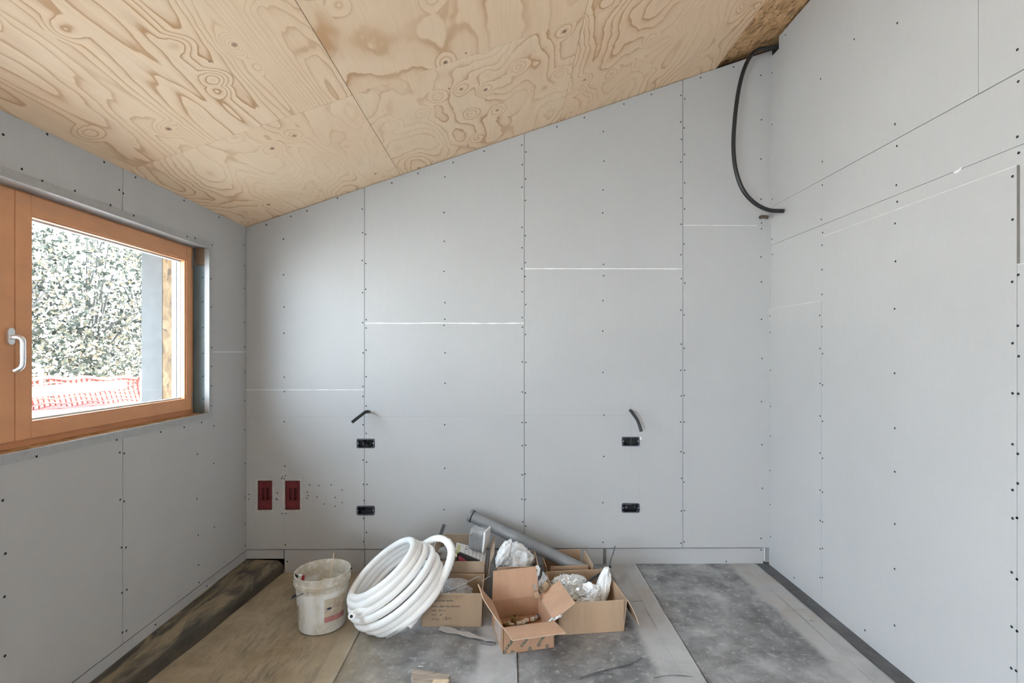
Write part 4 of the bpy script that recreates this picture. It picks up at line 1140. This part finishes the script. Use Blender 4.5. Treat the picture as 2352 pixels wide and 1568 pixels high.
cd = MB().obox(frame_matrix(onY(1012, 1228, 3.52), (1, 0, -0.35), (0.25, 0.2, 1)), 0.024, 0.15, 0.006).build('metal_strap', M['darkgrey'])
tag(cd, 'dark grey strap end poking up behind the white coil', 'strap')
# in B: clear bag, bent wire
crumple('plastic_bag', M['clear'], (-0.335, 3.07, 0.150), (0.105, 0.075, 0.050), 12, 'clear plastic bag in the printed carton below the bent wire', 'plastic bag', 0.65, 6, flat=False, freq=1.1)
wr_ = MB().tube([onY(1023, 1358, 2.99), onY(1024, 1360, 2.98), onY(1100, 1323, 3.10), onY(1107.5, 1335, 3.10), onY(1126, 1322, 3.13)], 0.0035, 8).build('bent_wire', M['steel'])
tag(wr_, 'zigzag bent steel wire lying across the printed carton', 'wire')
wr2 = MB().tube([onY(1016, 1360, 2.97), onY(1017, 1335, 2.99), onY(1020, 1325, 3.0)], 0.004, 8).build('bent_wire', M['white'])
tag(wr2, 'short white wire upright between the coil and the printed carton', 'wire')
# behind F: white strips and small carton scraps
def ribbon(pts, wdt, up, seed, n=6, cr=0.010):
    c = catmull(pts, n); N = len(c)
    def fn(u, v):
        i = min(N-1, int(round(u*(N-1)))); p = c[i]
        return p + V(up)*(v-0.5)*wdt + V((cr*noise.noise(V((u*6, v*2, seed))), cr*noise.noise(V((u*6, v*2, seed+4))), cr*noise.noise(V((u*7, v*3, seed+9)))))
    return MB().grid(fn, N-1, 3)
o = ribbon([onY(1229, 1338, 3.06), onY(1234, 1322, 3.08), onY(1237, 1306, 3.10), onY(1231, 1299, 3.12)], 0.022, (0.9, 0, 0.3), 3).build('paper_strip', M['white'], recalc=False, smooth=True)
tag(o, 'stiff white strip upright between the middle and large cartons', 'strip')
o = ribbon([onY(1227, 1350, 3.0), onY(1236, 1344, 3.02), onY(1247, 1334, 3.05), onY(1252, 1318, 3.10)], 0.050, (0.5, 0.2, -0.8), 7).build('foil_scrap', M['silver'], recalc=False, smooth=True)
tag(o, 'shiny film scrap curled in the gap beside the large carton', 'film')
o = MB().obox(frame_matrix(onY(1233, 1366, 2.965), (1, 0.1, 0.2), (0, 1, 0.3)), 0.03, 0.05, 0.004).build('card_scrap', M['cardE'])
tag(o, 'small tan card scrap in the gap behind the open front carton', 'card scrap')
o = MB().tube([onY(1256, 1340, 3.02), onY(1250, 1350, 3.0), onY(1243, 1353, 2.98)], 0.020, 10, caps=False).build('card_scrap', M['cardB'], smooth=True)
tag(o, 'rolled brown card scrap wedged against the large carton', 'card scrap')
# fittings inside F
def fit(name, lx, ly, L, r, ang, mat, rings, label):
    t = tag(empty(name), label, 'fitting', 'fittings in the open front carton')
    t.matrix_basis = TF @ Matrix.Translation((lx, ly, 0.030 + r + 0.001)) @ Matrix.Rotation(ang, 4, 'Z') @ Matrix.Rotation(math.pi/2, 4, 'Y')
    o = MB().lathe([(r*0.7, -L/2), (r, -L/2), (r, -L*0.2), (r*0.82, -L*0.18), (r*0.82, L*0.15), (r, L*0.18), (r, L/2), (r*0.7, L/2), (r*0.68, -L/2)], seg=18).build('fitting_body', mat, None, smooth=True, auto=35); o.parent = t
    for (z, w_, mm) in rings:
        o = MB().lathe([(r*1.02, z-w_/2), (r*1.08, z-w_/2), (r*1.08, z+w_/2), (r*1.02, z+w_/2)], seg=18).build('collar', mm, None); o.parent = t
    return t
t = tag(empty('brass_ferrule'), 'upright dull brass cylinder at the back of the open front carton', 'fitting', 'fittings in the open front carton')
t.matrix_basis = TF @ Matrix.Translation((0.122, 0.235, 0.0305))
o = MB().lathe([(0.019, 0), (0.0205, 0.003), (0.0205, 0.036), (0.019, 0.039), (0.014, 0.040), (0.013, 0.012), (0.0, 0.012)], seg=24).build('cap_body', M['brass'], None, smooth=True, auto=35); o.parent = t
o = MB().lathe([(0.021, 0.028), (0.0225, 0.028), (0.0225, 0.034), (0.021, 0.034)], seg=24).build('collar', M['brass'], None); o.parent = t
fit('pipe_fitting', 0.205, 0.222, 0.062, 0.0125, 0.1, M['bone'], [(0.0, 0.006, M['redmid']), (0.026, 0.006, M['white'])], 'cream fitting with one red ring in the open front carton')
fit('pipe_fitting', 0.150, 0.205, 0.050, 0.0115, 0.15, M['bone'], [(0.018, 0.006, M['white'])], 'plain cream fitting between the red-ringed one and the brass cylinder')
fit('pipe_fitting', 0.092, 0.205, 0.042, 0.0105, -0.9, M['bone'], [(-0.01, 0.006, M['brass'])], 'small cream fitting lying aslant in front of the brass cylinder')
fit('pipe_fitting', 0.045, 0.222, 0.058, 0.0125, -0.6, M['brass'], [(-0.024, 0.010, M['redmid'])], 'brass fitting with a wide red end near the left flap')
fit('pipe_fitting', 0.252, 0.238, 0.040, 0.011, 0.8, M['steel'], [(0.015, 0.008, M['navy'])], 'steel fitting with a dark blue end in the far right of the front carton')
# in E
crumple('foil_sheet', M['foil'], TE @ V((0.135, 0.275, 0.128)), (0.112, 0.085, 0.068), 21, 'crumpled silver foil heaped at the left of the large carton', 'foil', 0.65, 6, freq=1.25)
crumple('plastic_bag', M['wrapw'], TE @ V((0.245, 0.215, 0.120)), (0.058, 0.050, 0.062), 31, 'crumpled white bag in the middle of the large carton', 'plastic bag', 0.6, 6, rot=(0.3, 0.4, 0), freq=1.2)
crumple('plastic_bag', M['wrapw'], TE @ V((0.190, 0.130, 0.105)), (0.055, 0.035, 0.030), 35, 'low white film bunched at the front of the large carton', 'plastic bag', 0.6, 6, freq=1.2)
o = crumple('wrapping_film', M['wrapw'], TE @ V((0.335, 0.250, 0.135)), (0.036, 0.058, 0.120), 52, None, None, 0.42, 6, rot=(-0.25, 0.30, 0.0), freq=0.9)
tag(o, 'upright fold of white wrapping against the right side of the large carton', 'wrapping')
o = MB().tube(dense([onY(1345, 1340, 3.10), onY(1360, 1330, 3.14), onY(1385, 1313, 3.20), onY(1403, 1299.5, 3.24)], 0.006), corr(0.0085, 0.04), 10).build('hose_piece', M['black'], smooth=True, auto=60)
tag(o, 'black hose end slanting out over the back of the large carton', 'hose')
o = MB().tube([onY(1378, 1347, 3.10), onY(1386, 1336, 3.12), onY(1393, 1324, 3.15)], 0.007, 10).build('hose_piece', M['black'], smooth=True, auto=60)
tag(o, 'short black hose behind the white wrapping in the large carton', 'hose')
o = ribbon([onY(1400, 1296, 3.30), onY(1404, 1283, 3.31), onY(1409, 1268, 3.32), onY(1413, 1253, 3.33)], 0.010, (1, 0.1, 0.1), 17, 5, 0.003).build('cable_tie', M['darkgrey'], recalc=False, smooth=True)
tag(o, 'thin dark strap standing up behind the large carton', 'strap')
# dark bits inside D
o = MB().box(0.325, 0.385, 3.36, 3.42, 0.006, 0.120).build('hose_bracket', M['black']); bevel(o, 0.008); tag(o, 'black block in the back right carton beside the drain pipe', 'block')
# drain pipe
pt = onY(1082, 1184, 3.655); pb = onY(1347, 1312, 3.385)
dv = (pb-pt).normalized(); L = (pb-pt).length
dp = tag(empty('drain_pipe', pb), 'grey plastic drain pipe leaning across the boxes towards the wall', 'pipe')
fmx = Matrix.Translation(pt) @ V((0,0,1)).rotation_difference(dv).to_matrix().to_4x4()
def lat(prof, name, mat, seg=32):
    o = MB().lathe(prof, seg=seg).build(name, mat, None, smooth=True, auto=35)
    o.data.transform(fmx); o.parent = dp; o.matrix_parent_inverse = world_of(dp).inverted(); return o
r = 0.0415
lat([(r-0.003, 0.012), (r, 0.012), (r, L), (r-0.003, L), (r-0.003, 0.012)], 'pipe_tube', M['drain'])
lat([(r-0.002, -0.010), (r+0.0045, -0.010), (r+0.0055, -0.002), (r+0.0045, 0.010), (r+0.001, 0.012)], 'socket_collar', M['drain'])
lat([(r+0.0005, 0.012), (r+0.003, 0.013), (r+0.003, 0.017), (r+0.0005, 0.018)], 'seal_ring', M['rubber'])
lat([(0.0, 0.02), (r-0.003, 0.02)], 'pipe_bore', M['rubber'])

# ------------------------------------------------------------------ coil of white pipe
nB = [(808, 1370, 2.88), (806, 1388, 2.89), (806, 1405, 2.90), (814, 1421, 2.90), (834, 1435, 2.885), (858, 1443, 2.87), (872, 1447, 2.87)]
nT = [(940, 1240, 3.08), (953, 1246, 3.085), (973, 1253, 3.08), (990, 1263, 3.075), (1003, 1281, 3.06), (1012, 1303, 3.04), (1016, 1312, 3.03)]
PB = [onY(*q_) for q_ in nB]; PT = [onY(*q_) for q_ in nT]
def lerpl(L_, k):
    k = min(max(k, 0), len(L_)-1.001); i = int(k); return L_[i].lerp(L_[i+1], k-i)
n0 = V((-0.62, -0.19, 0.74)).normalized(); rp = 0.0212
def coilpt(t):
    k = t*5.7/6.75
    pb_, pt_ = lerpl(PB, k), lerpl(PT, k); c = (pb_+pt_)/2; a = (pt_-pb_)/2; ah = a.normalized()
    nn = (n0 - ah*n0.dot(ah)).normalized(); bvec = nn.cross(ah)*a.length*(0.97 + 0.04*math.sin(k*2.3))
    th = 2*math.pi*t + math.pi
    return c + a*math.cos(th) + bvec*math.sin(th) + V((0.003*math.sin(k*5), 0.003*math.cos(k*7), 0.002*math.sin(k*3)))
turns = 6.75
path = [coilpt(i/64) for i in range(int(turns*64)+1)]
tail = [onY(958, 1268, 3.17), onY(985, 1243, 3.17), onY(1010, 1236, 3.14), onY(1030, 1247, 3.10), onY(1037, 1270, 3.04), onY(1028, 1305, 2.96), onY(1005, 1347, 2.87), onY(972, 1392, 2.79), onY(937, 1437, 2.735)]
tl = catmull([path[-12], path[-1]] + tail, 10)[10:]
start = [onY(809, 1413, 2.80), onY(822, 1405, 2.80), onY(850, 1390, 2.79)]
pipe = tag(empty('pipe_coil', (-0.75, 2.9, -0.02)), 'coil of white insulated pipe leaning on the boxes beside the bucket', 'pipe coil')
full = path + tl[1:]
MB().tube(full, rp, 14).build('coiled_pipe', M['pipe'], pipe, smooth=True, auto=60)
# inner end of the coil peeping out between the loops, with its dark bore
iend = catmull([onY(807, 1415, 2.70), onY(811, 1410, 2.735), onY(822, 1404, 2.765), onY(848, 1394, 2.77), onY(882, 1372, 2.78), onY(920, 1340, 2.80), onY(945, 1310, 2.86)], 8)
MB().tube(iend, 0.0185, 14).build('pipe_end', M['pipe'], pipe, smooth=True, auto=60)
d0 = (iend[0]-iend[1]).normalized()
MB().tube([iend[0]-d0*0.01, iend[0]+d0*0.0006], 0.0085, 12).build('pipe_bore', M['rubber'], pipe)
# textured sleeve on the loose end and the silver tag of the wrap
sl = [p + V((0,0,0)) for p in tl[int(len(tl)*0.42):]]
MB().tube(sl, lambda f, i: rp + 0.0035 + 0.0012*math.sin(i*2.1), 14).build('sleeve', M['pipe'], pipe, smooth=True, auto=60)
e0 = tl[-1]
def tg(u, v):
    p = e0.lerp(onY(888, 1463, 2.70), u)
    return p + V((0.020*(v-.5) + 0.008*noise.noise(V((u*4, v, 3))), -0.030*(v-0.5), 0.052*(v-0.5)*(1-u*0.3) + 0.006*noise.noise(V((u*5, v*2, 1)))))
o = MB().grid(tg, 12, 4).build('wrap_tail', plain('grey white wrap', (0.62, 0.62, 0.62), 0.5), pipe, smooth=True, recalc=False); o['label'] = 'torn grey white wrap hanging from the loose end'

# ------------------------------------------------------------------ bucket
bc = V((onY(741, 1400, 3.06).x, 3.06, hfloor(-1.13) + 0.001))
bk = tag(empty('bucket', bc), 'dirty white plastic bucket with a hanging wire handle, on sandy floor beside the pipe coil', 'bucket')
hb = 0.334; rb, rt = 0.134, 0.158
prof = [(0.0, 0.004), (rb-0.012, 0.0), (rb, 0.008), (rb+(rt-rb)*0.80, hb*0.80), (rt+0.004, hb*0.805), (rt+0.006, hb*0.83), (rt+0.002, hb*0.84), (rt+0.006, hb*0.85), (rt+0.007, hb*0.88), (rt+0.003, hb*0.89), (rt+0.003, hb*0.985), (rt+0.006, hb*0.99), (rt+0.005, hb), (rt-0.001, hb), (rt-0.004, hb*0.97), (rb-0.003, 0.016), (0.0, 0.014)]
o = MB().lathe(prof, seg=72).build('bucket_body', M['bucket'], None, smooth=True, auto=30); o.parent = bk
def ang_r(z): return rb + (rt-rb)*z/hb
def cpatch(t0, t1, z0, z1, off, nu=16, nv=6):
    return MB().grid(lambda u, v: ((ang_r(z0+(z1-z0)*v)+off)*math.cos(t0+(t1-t0)*u), (ang_r(z0+(z1-z0)*v)+off)*math.sin(t0+(t1-t0)*u), z0+(z1-z0)*v), nu, nv)
R_ = math.radians
o = cpatch(R_(-66), R_(-12), 0.075, 0.215, 0.0008).build('paper_label', M['label'], None, smooth=True); o.parent = bk; lab = o
o = cpatch(R_(-66), R_(-12), 0.075, 0.108, 0.0013).build('pink_band', M['pink'], None, smooth=True); o.parent = lab
o = cpatch(R_(-60), R_(-50), 0.150, 0.163, 0.0014, 6, 2).build('logo_mark', M['navy'], None, smooth=True); o.parent = lab
R = random.Random(9)
for k in range(7):
    z = 0.200 - k*0.008; a0 = -46 + R.uniform(-2, 2)
    o = cpatch(R_(a0), R_(a0+R.uniform(14, 26)), z, z+0.0022, 0.0014, 6, 1).build('print_line', M['ink_brown'], None, smooth=True); o.parent = lab
o = cpatch(R_(-152), R_(-132), 0.075, 0.165, 0.0006, 8, 4).build('old_label', M['bucket_in'], None, smooth=True); o.parent = bk
o = cpatch(R_(-168), R_(-160), 0.205, 0.213, 0.001, 4, 1).build('red_print', M['redmid'], None, smooth=True); o.parent = bk
# ears and bail
ea = R_(-108); ez = hb*0.80
for s_ in (0, math.pi):
    cx_, cy_ = (rt+0.004)*math.cos(ea+s_), (rt+0.004)*math.sin(ea+s_)
    Me = Matrix.Translation((cx_, cy_, ez)) @ Matrix.Rotation(ea+s_, 4, 'Z')
    o = MB().obox(Me, 0.014, 0.036, 0.042).build('ear', M['bucket'], None); bevel(o, 0.004); o.parent = bk
pts = []
ax = V((math.cos(ea), math.sin(ea), 0)); sd = V((math.sin(ea), -math.cos(ea), 0))   # towards the left
dn = (sd*0.86 + V((0, 0, -0.50))).normalized()
for k in range(33):
    a = math.pi*k/32
    pts.append(V((0, 0, ez)) + ax*(rt+0.013)*math.cos(a) + dn*(rt+0.042)*math.sin(a)**0.8)
o = MB().tube(pts, 0.003, 8).build('bail', M['darkgrey'], None, smooth=True); o.parent = bk
o = MB().tube(pts[12:21], 0.008, 10).build('grip', M['black'], None, smooth=True, auto=50); o.parent = bk
# things in the bucket
bl_c = bc + V((0.05, -0.03, 0.255))
o = MB().lathe([(0.0, -0.03), (0.05, -0.028), (0.066, 0.0), (0.05, 0.022), (0.0, 0.03)], bl_c, 24).build('plaster_lump', M['bucket_in'], smooth=True)
for v in o.data.vertices: v.co += V((noise.noise(v.co*30), noise.noise(v.co*30+V((5,0,0))), noise.noise(v.co*30+V((0,7,0)))))*0.008
tag(o, 'lump of tan dried plaster showing above the bucket rim', 'plaster')
o = MB().tube([bc+V((0.0, 0.02, 0.03)), bc+V((0.018, 0.055, 0.20)), bc+V((0.035, 0.10, 0.395))], 0.0032, 8).build('wooden_stick', M['wood']); tag(o, 'thin pale stick standing in the bucket', 'stick')
rk = bc + V((-0.128, -0.052, 0.318))
sq = tag(empty('trowel_handle', rk), 'small white and red tube tip at the left rim of the bucket', 'tube')
MB().tube([rk+V((0.005, 0.0, -0.03)), rk+V((0.014, 0.002, 0.006))], 0.012, 12).build('white_tip', M['white'], sq, smooth=True, auto=50)
MB().tube([rk+V((0.024, 0.004, -0.04)), rk+V((0.030, 0.005, 0.002))], 0.009, 12).build('red_tip', M['redmid'], sq, smooth=True, auto=50)
o = MB().obox(Matrix.Translation(rk+V((-0.012, -0.004, 0.004))) @ Matrix.Rotation(0.6, 4, 'Y'), 0.034, 0.010, 0.012).build('black_clip', M['black']); bevel(o, 0.002); tag(o, 'black clip hooked on the left rim of the bucket', 'clip')

# ------------------------------------------------------------------ scraps on the floor
def fs(u, v):
    a = onZ(1010, 1443, 0.004).lerp(onZ(1136, 1474, 0.004), u)
    wd = 0.030*(1-0.75*u) + 0.012*math.sin(u*9)**2
    return a + V((0.3*wd*(v-.5), wd*(v-0.5)*1.6, 0.004 + 0.006*abs(noise.noise(V((u*7, v*3, 2))))))
o = MB().grid(fs, 26, 4).build('torn_film', plain('torn grey film', (0.50, 0.50, 0.505), 0.4), smooth=True, recalc=False); tag(o, 'torn grey film strip on the floor in front of the printed carton', 'film')
o = MB().tube(catmull([onZ(1088, 1467, 0.004), onZ(1108, 1472, 0.006), onZ(1130, 1473, 0.012), onZ(1139, 1477, 0.006), onZ(1128, 1481, 0.004), onZ(1102, 1476, 0.004)], 6), 0.0016, 6).build('thin_wire', M['darkgrey'], smooth=True); tag(o, 'thin looped wire on the floor by the front carton', 'wire')
for (ps, w_) in (([(1328, 1558), (1380, 1541), (1440, 1527), (1477, 1510)], 0.010), ([(1345, 1556), (1400, 1537), (1455, 1522)], 0.006), ([(1500, 1557), (1545, 1550), (1610, 1556)], 0.006), ([(1372, 1546), (1395, 1547), (1412, 1548)], 0.010)):
    cc = catmull([onZ(a, b, 0.0035) for a, b in ps], 8); m = MB()
    def sk(u, v, cc=cc, w_=w_):
        i = min(len(cc)-1, int(round(u*(len(cc)-1)))); p = cc[i]
        return (p.x, p.y + (v-.5)*w_*(0.4+0.9*abs(noise.noise(V((u*9, w_*100, 0))))), 0.0035 + 0.0025*noise.noise(V((p.x*2.3, p.y*2.3, 0))))
    o = m.grid(sk, len(cc)-1, 1).build('scuff_mark', M['darkgrey'], floor, recalc=False)
sw = NT('weathered wood'); _co = sw.obj(); _n = sw.noise(sw.mapp(_co, (8, 60, 30), (0,0,0), (0, 0, 0.5)), 1.0, 5, 0.7, 0.8)
M['scrapwood'] = sw.done(sw.ramp(_n, [(0.25, (0.12, 0.085, 0.06)), (0.42, (0.37, 0.30, 0.245)), (0.6, (0.50, 0.43, 0.37)), (0.8, (0.58, 0.43, 0.27))]), 0.8, sw.bump(_n, 0.6, 0.004))
w0 = onZ(953, 1541, 0.035); w1 = onZ(1035, 1549, 0.035)
p = [(w0.x-0.012, w0.y+0.012), (w0.x+0.012, w0.y+0.012), (w1.x, w1.y), (w1.x-0.05, w1.y-0.20), (w0.x+0.05, w0.y-0.16), (w0.x-0.012, w0.y-0.03)]
o = MB().prism([(a, b, 0.004) for a, b in p], (0, 0, 0.033)).build('wood_offcut', M['scrapwood']); bevel(o, 0.002); tag(o, 'weathered grey brown wood offcut at the bottom edge of the photo', 'wood offcut')
w2 = onZ(1010, 1565, 0.045)
o = MB().prism([(w2.x-0.03, w2.y+0.0, 0.0385), (w2.x+0.045, w2.y+0.002, 0.0385), (w2.x+0.03, w2.y-0.12, 0.0385), (w2.x-0.05, w2.y-0.12, 0.0385)], (0, 0, 0.018)).build('wood_offcut', M['wood']); bevel(o, 0.002); tag(o, 'pale clean wood offcut lying on the weathered one', 'wood offcut')
o = ribbon([onZ(960, 1529, 0.004), onZ(966, 1529.5, 0.006), onZ(972, 1530, 0.004)], 0.004, (0, 1, 0.3), 2, 4, 0.001).build('white_sliver', M['filler'], recalc=False); tag(o, 'white sliver on the floor behind the weathered offcut', 'sliver')
crumple('plastic_bag', M['clear'], (-0.875, 3.66, 0.045), (0.075, 0.05, 0.085), 44, 'clear plastic bag against the wall behind the white coil', 'plastic bag', 0.55, 4, flat=False)
crumple('plastic_bag', M['clear'], (-0.72, 3.60, 0.10), (0.07, 0.07, 0.12), 48, 'taller clear plastic bag hidden mostly by the coil top', 'plastic bag', 0.55, 4, flat=False)

# ------------------------------------------------------------------ outside the window
m = MB()
def ter(u, v):
    x = XO - 0.05 - 9.0*u; y = -8 + 23*v
    z = 0.55 + 0.55*min(1, u*3.6) + 2.2*max(0, u-0.42) + 0.05*noise.noise(V((x, y, 0)))
    return (x, y, z)
g = MB().grid(ter, 40, 40).build('ground_outside', plain('pale gravel ground', (0.78, 0.76, 0.73), 0.9, var=0.2, scale=6, bump=0.3), smooth=True); tag(g, kind='structure')
tl_ = NT('leaf'); oi = tl_.n('ShaderNodeNewGeometry').outputs['Random Per Island']
lc = tl_.ramp(oi, [(0.0, (0.022, 0.026, 0.021)), (0.35, (0.050, 0.054, 0.044)), (0.55, (0.11, 0.108, 0.085)), (0.72, (0.21, 0.155, 0.095)), (0.9, (0.40, 0.36, 0.30)), (1.0, (0.70, 0.68, 0.62))])
d_ = tl_.n('ShaderNodeBsdfDiffuse'); tl_.set(d_.inputs[0], lc); tr_ = tl_.n('ShaderNodeBsdfTranslucent'); tl_.set(tr_.inputs[0], lc)
mx_ = tl_.n('ShaderNodeMixShader'); mx_.inputs[0].default_value = 0.4
tl_.t.links.new(d_.outputs[0], mx_.inputs[1]); tl_.t.links.new(tr_.outputs[0], mx_.inputs[2]); tl_.t.links.new(mx_.outputs[0], tl_.out.inputs[0])
M['leaf'] = tl_.mat
M['bark'] = plain('grey bark', (0.05, 0.045, 0.04), 0.9)
def shrub(c, rad, n, seed, label, name='shrub', kind=None):
    t = tag(empty(name, c), label, name, None if kind else 'shrubs on the bank outside the window', kind)
    R = random.Random(seed); m = MB(); br = MB()
    tips = []
    for k in range(26):
        th = R.uniform(0, 2*math.pi); ph = R.uniform(0.15, 1.25)
        d = V((math.cos(th)*math.sin(ph)*rad[0], math.sin(th)*math.sin(ph)*rad[1], math.cos(ph)*rad[2]*1.0))
        mid = V(c) + d*0.5 + V((R.uniform(-.1, .1), R.uniform(-.1, .1), R.uniform(0, .2))); tip = V(c) + d*R.uniform(0.8, 1.0)
        br.tube(catmull([V(c), mid, tip], 4), lambda f, i: 0.022*(1-f)+0.004, 5); tips.append((mid, tip))
    br.build('branches', M['bark'], t)
    for k in range(n):
        while True:
            q_ = V((R.uniform(-1, 1), R.uniform(-1, 1), R.uniform(-0.12, 1)))
            if 0.2 < q_.length < 1 and noise.noise(V((q_.x*2.2+seed, q_.y*2.2, q_.z*3.0))) > -0.12: break
        p = V(c) + V((q_.x*rad[0], q_.y*rad[1], q_.z*rad[2]))
        d = V((R.gauss(0, 1), R.gauss(0, 1), R.gauss(0, .7))).normalized(); s = d.orthogonal().normalized()
        s.rotate(Matrix.Rotation(R.uniform(0, 6.28), 3, d)); L_ = R.uniform(0.035, 0.08); wd = L_*0.38
        up = d.cross(s)*L_*0.10
        m.add([p, p+d*L_*.45+s*wd+up, p+d*L_, p+d*L_*.45-s*wd+up], [(0,1,2),(0,2,3)])
    m.build('foliage', M['leaf'], t, recalc=False)
    return t
shrub((-6.15, 5.6, 1.25), (1.3, 1.5, 2.3), 11000, 1, 'leafy shrub seen at the left of the window pane')
shrub((-6.1, 7.3, 1.25), (1.3, 1.6, 2.7), 12000, 2, 'leafy shrub seen in the middle of the window pane')
shrub((-6.4, 9.2, 1.25), (1.4, 1.5, 3.0), 11000, 3, 'leafy shrub seen beside the grey facing at the right of the pane')
shrub((-6.2, 3.6, 1.25), (1.3, 1.5, 2.5), 6500, 4, 'hedge out of view beside the shrubs, added to cut the window light', 'blocker_hedge', 'stuff')  # added out of view, only to block light into the window
shrub((-6.2, 1.7, 1.25), (1.4, 1.5, 2.6), 6000, 5, 'hedge out of view behind the left window sash, added to cut the daylight', 'blocker_hedge', 'stuff')  # second unseen blocker, added to shape the daylight
# orange barrier mesh with a rail
bf = tag(empty('barrier_fence', (-4.6, 6.3, 1.0)), 'red orange plastic barrier mesh outside at the bottom of the window', 'fence')
Mo = plain('orange red plastic mesh', (0.15, 0.014, 0.006), 0.6)
def fpos(y, z): return V((-4.55 + 0.06*math.sin(y*2.1) + 0.04*math.sin(z*9+y), y, z + 0.03*math.sin(y*1.7)))
m = MB()
for k in range(7):
    z = 1.02 + k*0.05
    m.tube([fpos(3.6+0.1*i, z + 0.012*math.sin(i*1.4+k)) for i in range(42)], 0.013 if k not in (0, 6) else 0.024, 5)
for i in range(64):
    y = 3.6 + i*0.065; m.tube([fpos(y, 1.02+0.05*j) for j in range(7)], 0.012, 5)
m.build('mesh', Mo, bf)
for y in (3.8, 5.0, 6.2, 7.4):
    MB().tube([fpos(y, 0.75), fpos(y, 1.42)], 0.018, 8).build('stake', M['wood'], bf)
o = MB().box(-4.41, -4.38, 3.9, 5.75, 1.19, 1.29).build('timber_board', plain('timber board', (0.13, 0.10, 0.07), 0.8)); tag(o, 'pale timber board leaning on the barrier mesh outside', 'board')
